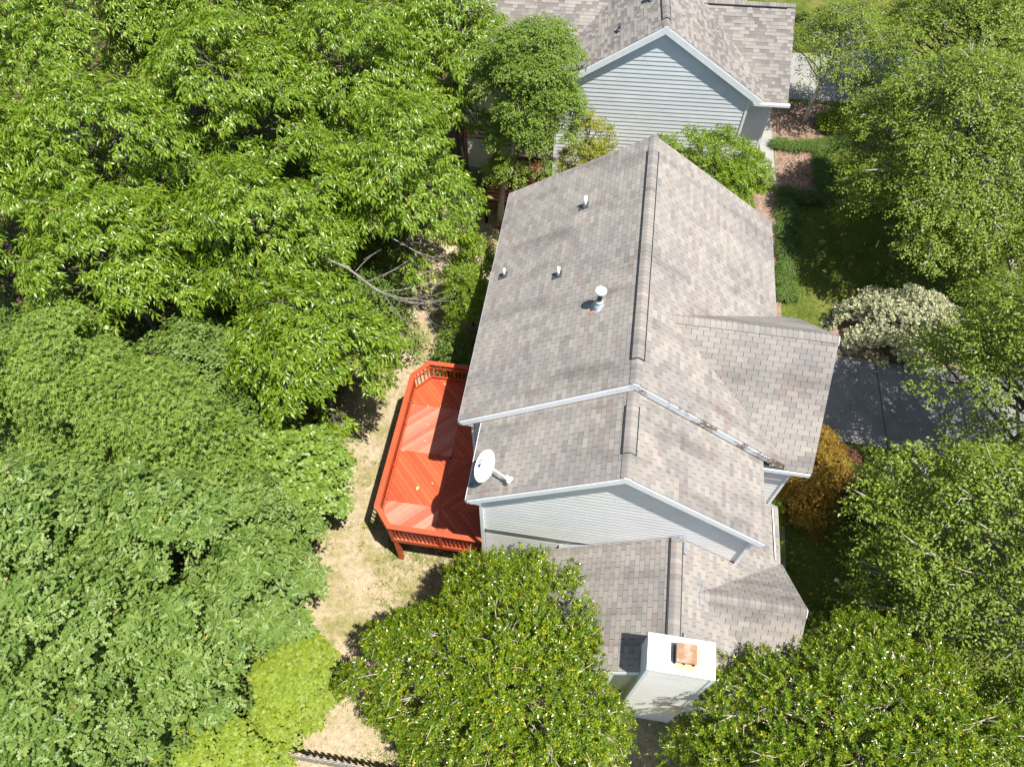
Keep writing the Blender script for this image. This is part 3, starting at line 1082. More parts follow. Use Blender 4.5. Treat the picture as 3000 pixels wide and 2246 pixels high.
# ------------------------------------------------------------------ satellite dish
DP = Vector((-3.30, -1.86, 0))
DP.z = 9.16 - SL * 3.30
dish = thing('satellite_dish', 'white oval satellite dish with small print, on the lower left roof edge', 'satellite dish', tuple(DP))
nd = Vector((0.72, -0.42, 0.56)).normalized()
sx = Vector((0.29, 0.80, 0.52))
sx = (sx - nd * sx.dot(nd)).normalized()
sy = nd.cross(sx)
cen = DP + Vector((-0.17, 0.05, 0.56))
mb = MB()
ra, rb_ = 0.44, 0.315
rings, seg = 6, 40
vs, fs = [], []
for side in (0, 1):
    for i in range(rings + 1):
        t = i / rings
        for k in range(seg):
            a = 2 * math.pi * k / seg
            p = cen + sx * (ra * t * math.cos(a)) + sy * (rb_ * t * math.sin(a)) + nd * (0.055 * t * t - 0.055 - side * 0.012)
            vs.append(tuple(p))
L1 = (rings + 1) * seg
for i in range(rings):
    for k in range(seg):
        j = (k + 1) % seg
        fs.append([i * seg + k, (i + 1) * seg + k, (i + 1) * seg + j, i * seg + j])
        fs.append([L1 + i * seg + k, L1 + i * seg + j, L1 + (i + 1) * seg + j, L1 + (i + 1) * seg + k])
for k in range(seg):
    j = (k + 1) % seg
    fs.append([rings * seg + k, L1 + rings * seg + k, L1 + rings * seg + j, rings * seg + j])
mb.add(vs, fs)
refl = mb.build('reflector', M['dish'], dish, True)
armd = Vector((0.80, -0.50, 0.0)).normalized()
tip = cen + Vector((0.62, -0.26, 0.02))
mb = MB()
mb.tube([cen - sy * 0.26 - nd * 0.03, tip], [0.028, 0.024], 8)
mb.build('feed_arm', M['dish'], dish)
mb = MB()
mb.bar(tip - armd * 0.05, tip + armd * 0.07, 0.10, 0.09)
mb.bar(tip + armd * 0.09 + Vector((-0.05, -0.08, 0)), tip + armd * 0.09 + Vector((0.05, 0.08, 0.0)), 0.07, 0.09)
mb.build('receiver_head', M['dish'], dish)
mb = MB()
mb.tube([DP + Vector((-0.1, 0.1, -0.02)), cen - nd * 0.08], 0.025, 10)
mb.bar(DP + Vector((-0.1, 0.1, 0)) + dL * 0.12, DP + Vector((-0.1, 0.1, 0.0)) - dL * 0.12, 0.16, 0.02, up=(-SL, 0, 1))
mb.build('mast', M['galv'], dish)
# print on the dish: half-disc, swoosh and two short words
def dpt(u, v, h=0.0):
    t2 = (u / ra) ** 2 + (v / rb_) ** 2
    return cen + sx * u + sy * v + nd * (0.055 * t2 - 0.055 + 0.014 + h)


def dishflat(poly, name, mat):
    mb = MB()
    vv = [tuple(dpt(*p)) for p in poly]
    mb.add(vv, [list(range(len(vv)))] if area2(poly) > 0 else [list(range(len(vv)))[::-1]])
    mb.build(name, mat, refl)


lc = (0.0, 0.15)
k_ = 1.55
dishflat([(lc[0] - 0.075, lc[1] - 0.035)] + [(lc[0] - 0.075 + 0.075 * k_ * math.sin(t), lc[1] - 0.035 + 0.075 * k_ * math.cos(t)) for t in [0.05 + q * 1.45 / 9 for q in range(10)]], 'logo_mark', M['navy'])
sw = [(lc[0] + 0.02 + 0.075 * k_ * math.sin(t), lc[1] - 0.025 + 0.075 * k_ * math.cos(t)) for t in [-0.05 + q * 1.5 / 9 for q in range(10)]]
sw += [(lc[0] + 0.03 + 0.05 * k_ * math.sin(t), lc[1] - 0.03 + 0.05 * k_ * math.cos(t)) for t in [1.45 - q * 1.3 / 9 for q in range(10)]]
dishflat(sw, 'logo_mark', M['navy'])


def dishtext(txt, u, v, size, mat):
    cu = bpy.data.curves.new('lettering', 'FONT')
    cu.body = txt
    cu.size = size
    cu.extrude = 0.001
    cu.materials.append(mat)
    tmp = bpy.data.objects.new('lettering', cu)
    COL.objects.link(tmp)
    bpy.context.view_layer.update()
    me = bpy.data.meshes.new_from_object(tmp.evaluated_get(bpy.context.evaluated_depsgraph_get()))
    bpy.data.objects.remove(tmp)
    o = bpy.data.objects.new('lettering', me)
    link(o, refl)
    p = dpt(u, v, 0.008) - ORG
    mm = Matrix((sx, sy, nd)).transposed().to_4x4()
    mm.translation = p
    o.matrix_local = mm


dishtext('DIRECTV', -0.085, 0.072, 0.046, M['slate'])
dishtext('Slimline', -0.105, -0.075, 0.06, M['slate'])

# ------------------------------------------------------------------ red deck
deck = thing('deck', 'bright red stained wooden deck with railing, clear of the trees beside the white house', 'deck', (-5.4, 1.0, 0.0))
ZF = 2.0
outline = [(-7.12, -1.44), (-6.56, -2.08), (-3.6, -2.08), (-3.6, 0.15), (-4.2, 0.15), (-4.2, 4.22), (-6.62, 4.22), (-7.12, 3.6)]
conv = [(-7.12, -1.44), (-6.56, -2.08), (-3.55, -2.08), (-3.55, 4.22), (-6.62, 4.22), (-7.12, 3.6)]
cells = [(-7.2, -5.28, 2.95, 4.4, -1), (-7.2, -5.28, 1.07, 2.95, 1), (-7.2, -5.28, -0.82, 1.07, -1), (-7.2, -5.28, -2.3, -0.82, 1),
         (-5.28, -3.4, 2.95, 4.4, 1), (-5.28, -3.4, 1.07, 2.95, -1), (-5.28, -3.4, -0.82, 1.07, 1), (-5.28, -3.4, -2.3, -0.82, -1)]
for (x0, x1, y0, y1, sg) in cells:
    cx, cy = (x0 + x1) / 2, (y0 + y1) / 2
    d = Vector((q45, sg * q45))
    p = Vector((-sg * q45, q45))
    for k in range(-12, 13):
        o_ = k * 0.1465 + 0.03
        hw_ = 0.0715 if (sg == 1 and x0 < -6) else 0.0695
        q = [Vector((cx, cy)) + p * (o_ + e1) + d * e2 for e1, e2 in ((-hw_, -3), (-hw_, 3), (hw_, 3), (hw_, -3))]
        q = [(v.x, v.y) for v in q]
        if area2(q) < 0:
            q = q[::-1]
        g = 0.003
        q = clip_convex(q, [(x0 + g, y0 + g), (x1 - g, y0 + g), (x1 - g, y1 - g), (x0 + g, y1 - g)])
        if len(q) >= 3:
            q = clip_convex(q, conv)
        if len(q) < 3 or abs(area2(q)) < 0.006:
            continue
        mb = MB()
        zz = ZF + random.uniform(-0.002, 0.003)
        mb.prism([(v[0], v[1], zz - 0.035) for v in q], (0, 0, 0.035), random.random())
        mb.build('board', M['redsheen'] if sg == 1 and x0 < -6 else M['redwood'], deck)  # sheen of boards running this way is put into the stain colour
# joists and rim
for i, (a, b_) in enumerate(zip(conv, conv[1:] + conv[:1])):
    if i in (2, 3):
        continue
    mb = MB()
    mb.bar((a[0], a[1], ZF - 0.16), (b_[0], b_[1], ZF - 0.16), 0.04, 0.22, tint=0.4)
    mb.build('rim_joist', M['redwood'], deck)
for y in np.arange(-1.7, 4.2, 0.6):
    mb = MB()
    mb.box((-7.0 if -1.3 < y < 3.5 else -6.6, y - 0.02, ZF - 0.26), (-3.6 if y < 0.1 else -4.2, y + 0.02, ZF - 0.04))
    mb.build('joist', M['redwood'], deck)
# railing
ZR = 2.95
rail = [(-4.20, 4.24), (-6.64, 4.22), (-7.16, 3.58), (-7.15, -1.45), (-6.58, -2.11), (-3.57, -2.11)]


def inset(pts, dd):
    """offset an open polyline to its left by dd"""
    out = []
    n = len(pts)
    for i in range(n):
        ds = []
        if i > 0:
            e = Vector(pts[i]) - Vector(pts[i - 1])
            ds.append(e.normalized())
        if i < n - 1:
            e = Vector(pts[i + 1]) - Vector(pts[i])
            ds.append(e.normalized())
        ns = [Vector((-e.y, e.x)) for e in ds]
        if len(ns) == 1:
            m_ = ns[0] * dd
        else:
            bis = (ns[0] + ns[1]).normalized()
            m_ = bis * (dd / max(0.3, bis.dot(ns[0])))
        out.append((pts[i][0] + m_.x, pts[i][1] + m_.y))
    return out


def rail_run(a0, a1, z0, z1, name, tj=0.2):
    """mitred flat rails between offsets a0 and a1"""
    P, Q = inset(rail, a0), inset(rail, a1)
    for i in range(len(rail) - 1):
        q = [P[i], P[i + 1], Q[i + 1], Q[i]]
        if area2(q) < 0:
            q = q[::-1]
        mb = MB()
        mb.prism([(v[0], v[1], z0) for v in q], (0, 0, z1 - z0), 0.5 + random.uniform(-tj, tj))
        mb.build(name, M['redwood'], deck)


rail_run(-0.035, 0.125, ZR - 0.038, ZR, 'cap_rail')
rail_run(0.06, 0.10, ZR - 0.30, ZR - 0.21, 'upper_rail')
rail_run(0.06, 0.10, ZF + 0.06, ZF + 0.15, 'lower_rail')
mid = inset(rail, 0.045)
bal_me = None
for i in range(len(rail) - 1):
    a, b_ = Vector(mid[i]), Vector(mid[i + 1])
    L = (b_ - a).length
    n = int(L / 0.135)
    ang = math.atan2(b_.y - a.y, b_.x - a.x)
    for k in range(1, n):
        p = a + (b_ - a) * (k / n)
        if bal_me is None:
            mb = MB()
            mb.box((-0.018, -0.018, 0), (0.018, 0.018, ZR - 0.05 - ZF - 0.0), 0.5)
            sv = ORG
            ORG = Vector((0, 0, 0))
            o = mb.build('baluster', M['redwood'], deck)
            ORG = sv
            bal_me = o.data
        else:
            o = bpy.data.objects.new('baluster', bal_me)
            link(o, deck)
        o.location = Vector((p.x, p.y, ZF + 0.01)) - ORG
        o.rotation_euler = (0, 0, ang)
mid = inset(rail, 0.05)
posts = [mid[1], mid[2], mid[3], mid[4], ((mid[4][0] + mid[5][0]) / 2 + 0.1, mid[4][1]), (mid[5][0] - 0.05, mid[5][1]), (-5.75, 4.16)]
for y in (2.0, 0.3):
    posts.append((mid[2][0], y))
for (px, py) in posts:
    mb = MB()
    mb.box((px - 0.045, py - 0.045, ZF - 0.25), (px + 0.045, py + 0.045, ZR - 0.04), 0.45)
    mb.build('railing_post', M['redwood'], deck)
for (px, py) in ((-6.50, -2.0), (-3.78, -2.0), (-6.98, -1.3), (-6.98, 3.4), (-6.98, 1.1)):
    mb = MB()
    mb.box((px - 0.072, py - 0.072, -0.1), (px + 0.072, py + 0.072, ZF - 0.05), 0.5)
    o = mb.build('support_post', M['redwood'], deck)
# fallen leaves on the deck
grp = 'fallen yellow leaves on the red deck'
for i, (lx, ly, s_, lab_) in enumerate(((-6.15, -0.25, 0.085, 'largest curled yellow fallen leaf on the red deck, in the middle of the sunlit boards'), (-6.95, 1.05, 0.036, 'small fallen leaf against the long side railing of the red deck'),
                                        (-6.5, 2.95, 0.034, 'small fallen leaf near the seam of the two upper board panels, railing side'), (-6.05, 3.0, 0.038, 'small fallen leaf on the seam of the two upper board panels, house side'),
                                        (-6.1, 3.95, 0.036, 'small fallen leaf at the far end of the red deck'), (-5.7, 0.0, 0.038, 'small fallen leaf just beside the roof shadow notch on the red deck'),
                                        (-6.3, 1.55, 0.034, 'small fallen leaf on the pale red panel, lowest of its three'), (-5.9, 1.9, 0.036, 'small fallen leaf on the pale red panel, nearest the shadow'), (-6.35, 2.2, 0.033, 'small fallen leaf on the pale red panel, topmost of its three'))):
    ORG = Vector((0, 0, 0))
    an = random.uniform(0, 6.28)
    ca, sa = math.cos(an), math.sin(an)
    prof = [(-1, 0, 0.0), (-0.4, 0.45, 0.12), (0.3, 0.5, 0.1), (1, 0, 0.25), (0.3, -0.5, 0.12), (-0.4, -0.45, 0.15), (0, 0, 0.02)]
    mb = MB()
    mb.add([(lx + s_ * (p[0] * ca - p[1] * sa), ly + s_ * (p[0] * sa + p[1] * ca), ZF + 0.008 + s_ * p[2]) for p in prof],
           [(6, 0, 5), (6, 5, 4), (6, 4, 3), (6, 3, 2), (6, 2, 1), (6, 1, 0)])
    o = mb.build('fallen_leaf', M['leafdry'])
    tag(o, lab_, 'leaf', grp)

# ------------------------------------------------------------------ neighbouring house
NY = R(4.1)
NLOC = (0.27, 17.2, 0.0)
nb = thing('neighbour_house', 'pale blue lap sided house with brown shingle roof behind the middle house', 'house', NLOC, NY)
NM = Matrix.Translation(NLOC) @ Matrix.Rotation(NY, 4, 'Z')
wb = MB()
gable_core(wb, 0, 3.94, 0.16, 9.0, -0.3, 8.5 - 0.1, SL)
gable_core(wb, 4.1, 3.1, 3.0, 5.2, 0.1, 7.3 - 0.1, 0.667, 'x')
gable_core(wb, 4.1, 3.1, -8.2, -3.0, -0.2, 7.3 - 0.1, 0.667, 'x')
nwall = wb.build('wall', M['sheath'], nb)
ex = 0.195
siding(nwall, [(-3.97, 0.3), (3.97, 0.3), (3.97, 8.36 - SL * 3.97), (0, 8.38), (-3.97, 8.36 - SL * 3.97)], (0, 0.15, 0), (1, 0, 0), (0, -1, 0), ex, M['siding_far'], 0.3, prd=0.017)
siding(nwall, [(3.97, 0.3), (5.2, 0.3), (5.2, 5.2), (3.97, 5.2)], (0, 0.99, 0), (1, 0, 0), (0, -1, 0), ex, M['siding_far'], 0.3, prd=0.017)
siding(nwall, [(1.0, 0.3), (7.2, 0.3), (7.2, 5.1), (4.1, 7.15), (1.0, 5.1)], (5.21, 0, 0), (0, 1, 0), (1, 0, 0), ex, M['siding_far'], 0.3, joined=True)
siding(nwall, [(-8.9, 0.3), (-0.16, 0.3), (-0.16, 5.8), (-8.9, 5.8)], (-3.95, 0, 0), (0, -1, 0), (-1, 0, 0), ex, M['siding_far'], 0.3, joined=True)
siding(nwall, [(-8.2, 0.3), (-3.97, 0.3), (-3.97, 5.2), (-8.2, 5.2)], (0, 0.99, 0), (1, 0, 0), (0, -1, 0), ex, M['siding_far'], 0.3, joined=True)
for (x0, x1, y0, y1) in ((-4.02, -3.92, 0.10, 0.2), (3.92, 4.02, 0.10, 0.2), (5.16, 5.25, 0.95, 1.04)):
    mb = MB()
    mb.box((x0, y0, 0.2), (x1, y1, 5.75 if abs(x0) < 4.1 else 5.15))
    mb.build('corner_board', M['trim'], nwall)
rb = MB()
lenN = 4.45 / CS
NL = 10.5
slab(rb, (0, 0, 8.5), (0, 1, 0), dL, NL, lenN)
slab(rb, (0, 0, 8.5), (0, 1, 0), dR, NL, 4.5 / CS)
dSn = Vector((0, -1, -0.667)).normalized()
dNn = Vector((0, 1, -0.667)).normalized()
lenW = 3.45 / CS
for (xx, ln) in ((1.2, 4.55), (-8.5, 7.2)):
    slab(rb, (xx, 4.1, 7.3), (1, 0, 0), dSn, ln, lenW)
    slab(rb, (xx, 4.1, 7.3), (1, 0, 0), dNn, ln, lenW)
nroof = rb.build('roof', M['underlay'], nb)
RN = Roof(nb, nroof, M['shingle_far'], NM)
zN = lambda x: 8.5 - SL * abs(x)
RN.facet((0, 0, 8.5), (0, 1, 0), dL, NL, lenN, 0.22, 0.147, 'lam', hide=lambda p: p.x < -3 or p.y > 2.2, skip=lambda p: p.x < -1 and 7.3 - 0.667 * abs(p.y - 4.1) > p.z + 0.2)
RN.facet((0, 0, 8.5), (0, 1, 0), dR, NL, 4.5 / CS, 0.22, 0.147, 'lam', hide=lambda p: p.y > 2.2, skip=lambda p: p.x > 1 and 7.3 - 0.667 * abs(p.y - 4.1) > p.z + 0.2)
RN.facet((1.2, 4.1, 7.3), (1, 0, 0), dSn, 4.55, lenW, 0.22, 0.147, 'lam', skip=lambda p: zN(p.x) > p.z + 0.2 and p.x < 4.4, hide=lambda p: zN(p.x) > p.z)
RN.facet((-8.5, 4.1, 7.3), (1, 0, 0), dSn, 7.2, lenW, 0.22, 0.147, 'lam', skip=lambda p: zN(p.x) > p.z + 0.2 and p.x > -4.4, hide=lambda p: True)
RN.facet((1.2, 4.1, 7.3), (1, 0, 0), dNn, 4.55, lenW, 0.22, 0.147, 'lam', skip=lambda p: zN(p.x) > p.z + 0.2 and p.x < 4.4, hide=lambda p: True)
RN.build(300)
caps(nroof, M['shingle_far'], (0, 0, 8.51), (0, 1, 0), 0.5, SL)
caps(nroof, M['shingle_far'], (0, 0.5, 8.51), (0, 1, 0), 6.0, SL, lift=0.055)
caps(nroof, M['shingle_far'], (1.75, 4.1, 7.31), (1, 0, 0), 4.0, SL, lift=0.05)
roof_keep = roof
roof = nroof
ridge_vent((0, 0.5, 8.51), (0, 1, 0), 6.0)
ridge_vent((2.1, 4.1, 7.31), (1, 0, 0), 3.3)
rake((0, 0, 8.5), dL, lenN, M['trim'], h=0.24)
rake((0, 0, 8.5), dR, 4.5 / CS, M['trim'], h=0.24)
rake((5.75, 4.1, 7.3), dSn, lenW, M['trim'], (1, 0, 0))
rake((5.75, 4.1, 7.3), dNn, lenW, M['trim'], (1, 0, 0))
for sg in (-1, 1):   # frieze board under the rake on the wall
    d = dL if sg < 0 else dR
    mb = MB()
    up = Vector((0, -1, 0)).cross(d)
    up = up if up.z > 0 else -up
    a = Vector((0, 0.115, 8.40)) - up * 0.16
    mb.bar(a + d * 0.1, a + d * 4.7, 0.03, 0.16, up=up)
    mb.build('frieze_board', M['siding_far'], nwall)
fbox((3.9, 0.02, 5.36), (4.47, 0.2, 5.52), 'soffit')
fbox((4.0, 0.66, 4.88), (5.2, 0.98, 4.92), 'soffit')
# gutter with hangers
mb = MB()
gy0, gz0 = 0.65, 4.98
mb.box((4.15, gy0 - 0.13, gz0 - 0.11), (5.82, gy0, gz0 - 0.10))
mb.box((4.15, gy0 - 0.14, gz0 - 0.11), (5.82, gy0 - 0.128, gz0 + 0.0))
mb.box((4.15, gy0 - 0.002, gz0 - 0.11), (5.82, gy0 + 0.008, gz0 + 0.01))
mb.box((4.14, gy0 - 0.14, gz0 - 0.11), (4.155, gy0, gz0))
mb.box((5.815, gy0 - 0.14, gz0 - 0.11), (5.83, gy0, gz0))
gt = mb.build('gutter', M['pvc'], nb)
for xx in (4.55, 5.5):
    mb = MB()
    mb.box((xx - 0.02, gy0 - 0.135, gz0 - 0.005), (xx + 0.02, gy0, gz0 + 0.008))
    mb.build('hanger', M['pvc'], gt)
mb = MB()
mb.box((4.05, 0.86, 0.3), (4.14, 0.96, 4.8))
mb.box((4.05, 0.55, 4.76), (4.19, 0.96, 4.86))
mb.build('downspout', M['siding_far'], nb)
# vents on the neighbour roof
for (x, y, h, r, mt) in ((-1.7, 1.35, 0.34, 0.06, 'lead'),):
    z = zN(x)
    mb = MB()
    mb.tube([(x, y, z - 0.05), (x, y, z + h)], r, 12)
    vp = mb.build('vent_pipe', M['lead'], nb, True)
    mb = MB()
    mb.tube([(x, y, z - 0.05), (x, y, z + 0.05), (x, y, z + 0.12)], [r * 2.3, r * 1.9, r * 1.2], 12)
    mb.build('pipe_boot', M['lead'], vp, True)
x, y = -0.42, 2.3
z = zN(x)
mb = MB()
mb.tube([(x, y, z - 0.05), (x, y, z + 0.62)], 0.065, 14)
fp = mb.build('flue_pipe', M['galv'], nb, True)
mb = MB()
mb.tube([(x, y, z + 0.60), (x, y, z + 0.61), (x, y, z + 0.665), (x, y, z + 0.70)], [0.10, 0.155, 0.16, 0.05], 20)
mb.build('flue_cap', M['galv'], fp, True)
mb = MB()
mb.tube([(x, y, z - 0.04), (x, y, z + 0.06), (x, y, z + 0.20)], [0.18, 0.15, 0.085], 16)
mb.build('flashing', M['galv'], fp, True)
roof = roof_keep

# neighbour deck
nd_ = thing('deck', 'dark faded red deck with stepped rails half hidden under the trees', 'deck', (-6.2, 17.5, 0.0))
k = 0
for y in np.arange(14.3, 22.6, 0.145):
    mb = MB()
    x1 = -4.3 - 0.07 * (y - 17)
    x0 = -9.4 if y > 17.6 else -6.4
    zz = 1.75 if y > 17.6 else 1.2
    mb.box((x0, y, zz - 0.04), (x1, y + 0.138, zz + random.uniform(-0.002, 0.002)), random.random())
    mb.build('board', M['redfar'], nd_)
for (a, b_, z) in (((-6.4, 14.3), (-4.2, 14.3), 2.15), ((-6.4, 14.3), (-6.4, 17.6), 2.15), ((-6.4, 17.6), (-4.6, 17.6), 2.7), ((-9.4, 17.6), (-9.4, 22.6), 2.7), ((-9.4, 17.6), (-6.4, 17.6), 2.7)):
    for dz in (0, -0.22, -0.45, -0.68):
        mb = MB()
        mb.bar((a[0], a[1], z + dz), (b_[0], b_[1], z + dz), 0.12 if dz == 0 else 0.04, 0.04 if dz == 0 else 0.09, tint=random.random())
        mb.build('rail', M['redfar'], nd_)
    for t in (0.0, 0.5, 1.0):
        px, py = a[0] + (b_[0] - a[0]) * t, a[1] + (b_[1] - a[1]) * t
        mb = MB()
        mb.box((px - 0.05, py - 0.05, 0), (px + 0.05, py + 0.05, z + 0.02), random.random())
        mb.build('post', M['redfar'], nd_)
for i in range(4):
    mb = MB()
    mb.box((-5.9 + i * 0.5, 13.9, 0.2 + 0.25 * i), (-5.45 + i * 0.5, 14.28, 0.26 + 0.25 * i), random.random())
    mb.build('step', M['redfar'], nd_)

# ------------------------------------------------------------------ fence
fence = thing('fence', 'weathered grey wooden board fence crossing the dry back lawn at the bottom', 'fence', (-6.5, -8.5, 0.0))
for z in (0.25, 1.05):
    mb = MB()
    mb.box((-11.5, -8.53, z - 0.045), (-2.6, -8.49, z + 0.045))
    mb.build('rail', M['fence_tan'], fence)
x = -11.5
k = 0
while x < -2.6:
    mb = MB()
    h = 1.22 + random.uniform(-0.015, 0.015)
    mb.box((x, -8.555, 0.04), (x + 0.138, -8.535, h))
    mb.build('picket', M['fence'], fence)
    mb = MB()
    h = 1.22 + random.uniform(-0.015, 0.015)
    mb.box((x + 0.085, -8.485, 0.04), (x + 0.085 + 0.10, -8.465, h))
    mb.build('picket', M['fence_tan'], fence)
    x += 0.205
for x in (-10.2, -7.8, -5.4, -3.0):
    mb = MB()
    mb.box((x - 0.045, -8.53, -0.1), (x + 0.045, -8.44, 1.16))
    mb.build('post', M['fence_tan'], fence)

# ------------------------------------------------------------------ parked car, mostly under the trees
car = thing('parked_car', 'pale blue car parked on the far driveway, mostly under leaves', 'car', (12.6, 27.9, 0.475), R(4))
prof = [(-2.2, 0.35), (-2.25, 0.6), (-2.1, 0.85), (-1.2, 0.95), (-0.55, 1.38), (0.9, 1.40), (1.7, 0.98), (2.15, 0.9), (2.22, 0.55), (2.1, 0.32)]
mb = MB()
secs = []
for (yy, sc_, zi) in ((-0.9, 0.97, 0.0), (-0.86, 1.0, 0.02), (-0.62, 1.0, 0.06), (0.62, 1.0, 0.06), (0.86, 1.0, 0.02), (0.9, 0.97, 0.0)):
    for (px, pz) in prof:
        top = pz > 1.0
        y2 = yy * (0.80 if top else 1.0)
        mb.v.append((px * sc_, y2, pz + zi * (1 if top else 0.4)))
        mb.t.append(0.5)
np_ = len(prof)
for i in range(5):
    for k in range(np_):
        j = (k + 1) % np_
        mb.f.append([i * np_ + k, i * np_ + j, (i + 1) * np_ + j, (i + 1) * np_ + k])
mb.f.append(list(range(np_))[::-1])
mb.f.append([5 * np_ + k for k in range(np_)])
body = mb.build('body', M['carpaint'], car, True)
mb = MB()
mb.add([(-1.16, -0.62, 1.00), (-1.16, 0.62, 1.00), (-0.60, 0.55, 1.405), (-0.60, -0.55, 1.405)], [(0, 1, 2, 3)][::-1])
mb.build('windscreen', M['glass'], car)
mb = MB()
mb.add([(1.66, -0.60, 1.04), (0.96, -0.55, 1.43), (0.96, 0.55, 1.43), (1.66, 0.60, 1.04)], [(0, 3, 2, 1)])
mb.build('rear_window', M['glass'], car)
for sgn in (-1, 1):
    mb = MB()
    q = [(-0.95, sgn * 0.85, 0.98), (1.35, sgn * 0.85, 0.98), (0.85, sgn * 0.74, 1.34), (-0.5, sgn * 0.74, 1.34)]
    mb.add(q, [(0, 1, 2, 3) if sgn < 0 else (3, 2, 1, 0)])
    mb.build('side_window', M['glass'], car)
    for px in (-1.4, 1.4):
        mb = MB()
        mb.tube([(px, sgn * 0.72, 0.32), (px, sgn * 0.93, 0.32)], 0.32, 18)
        wv = mb.build('wheel', M['tyre'], car)
        mb = MB()
        mb.tube([(px, sgn * 0.90, 0.32), (px, sgn * 0.94, 0.32)], 0.2, 14)
        mb.build('rim', M['galv'], wv)
for sgn in (-1, 1):
    mb = MB()
    mb.box((-2.24, sgn * 0.62 - 0.16, 0.62), (-2.14, sgn * 0.62 + 0.16, 0.76))
    mb.build('headlight', M['pvc'], car)

# pale scrap on the front lawn
ORG = Vector((0, 0, 0))
mb = MB()
rr_ = random.Random(4)
vs = [(8.04 + 0.11 * math.cos(a) * rr_.uniform(0.7, 1.2), -0.66 + 0.075 * math.sin(a) * rr_.uniform(0.7, 1.2), 0.475 + rr_.uniform(0, 0.05)) for a in [q * 0.785 for q in range(8)]]
vs.append((8.04, -0.66, 0.55))
mb.add(vs, [(8, q, (q + 1) % 8) for q in range(8)])
tag(mb.build('scrap', M['scrap']), 'small pale bluish scrap lying on the shady front lawn', 'litter')


# ------------------------------------------------------------------ foliage
def norm(a):
    return a / np.maximum(np.linalg.norm(a, axis=-1, keepdims=True), 1e-9)


def perp(d, n):
    s = np.cross(d, n)
    bad = np.linalg.norm(s, axis=-1) < 1e-4
    s[bad] = np.cross(d[bad], np.array([0.37, 0.9, 0.1]))
    return norm(s)


def leaf_tpl(kind):
    if kind == 'lance':
        v = [(0, 0, 0), (-0.17, 0.42, 0.03), (0.17, 0.42, 0.03), (0, 0.45, -0.02), (0, 1, -0.16)]
        f = [(0, 3, 1), (0, 2, 3), (1, 3, 4), (3, 2, 4)]
    elif kind == 'ovate':
        v = [(0, 0, 0), (-0.27, 0.38, 0.05), (0.27, 0.38, 0.05), (0, 0.45, -0.02), (0, 1, -0.10)]
        f = [(0, 3, 1), (0, 2, 3), (1, 3, 4), (3, 2, 4)]
    elif kind == 'star':
        v = [(0, 0.32, 0)]
        tips = [(-2.15, 0.42), (-1.05, 0.62), (0, 0.72), (1.05, 0.62), (2.15, 0.42)]
        notch = [-2.75, -1.6, -0.52, 0.52, 1.6, 2.75]
        pts = []
        for i in range(5):
            a = notch[i]
            pts.append((math.sin(a) * 0.20, 0.32 + math.cos(a) * 0.20, 0.02))
            a, r_ = tips[i]
            pts.append((math.sin(a) * r_, 0.32 + math.cos(a) * r_, -0.08))
        a = notch[5]
        pts.append((math.sin(a) * 0.20, 0.32 + math.cos(a) * 0.20, 0.02))
        v += pts
        f = [(0, i + 1, i) for i in range(1, 11)]
    elif kind == 'oak':
        v = [(0, 0.5, -0.02), (0, 0, 0), (0.07, 0.16, 0), (0.20, 0.30, 0.03), (0.08, 0.40, 0), (0.30, 0.60, 0.04), (0.10, 0.66, 0), (0.20, 0.88, 0.0),
             (0, 1, -0.06), (-0.20, 0.88, 0.0), (-0.10, 0.66, 0), (-0.30, 0.60, 0.04), (-0.08, 0.40, 0), (-0.20, 0.30, 0.03), (-0.07, 0.16, 0)]
        f = [(0, i, i + 1) for i in range(1, 14)] + [(0, 14, 1)]
    elif kind == 'round':
        v = [(0, 0.5, 0.03), (0, 0, 0), (0.36, 0.22, 0), (0.40, 0.62, 0), (0, 1, -0.05), (-0.40, 0.62, 0), (-0.36, 0.22, 0)]
        f = [(0, i, i + 1) for i in range(1, 6)] + [(0, 6, 1)]
    else:  # small
        v = [(0, 0, 0), (-0.30, 0.45, 0.05), (0.30, 0.45, 0.05), (0, 1, -0.02)]
        f = [(0, 2, 1), (1, 2, 3)]
    return np.array(v, dtype=float), np.array(f, dtype=int)


def leaf_mesh(name, kind, pos, d, n, size, tint, mat, parent, org):
    tv, tf = leaf_tpl(kind)
    d = norm(d)
    s = perp(d, n)
    nn = np.cross(s, d)
    V = (pos[:, None, :] + size[:, None, None] * (tv[None, :, 0, None] * s[:, None, :] + tv[None, :, 1, None] * d[:, None, :]
                                                   + tv[None, :, 2, None] * nn[:, None, :]))
    nv = len(tv)
    F = (tf[None, :, :] + (np.arange(len(pos)) * nv)[:, None, None]).reshape(-1)
    V = V.reshape(-1, 3) - np.array(org)
    me = mesh_np(name, V, F, 3, mat, np.repeat(tint, nv))
    o = bpy.data.objects.new(name, me)
    link(o, parent)
    o['kind'] = 'stuff'
    return o


def rnd(n):
    return norm(rng.normal(size=(n, 3)))


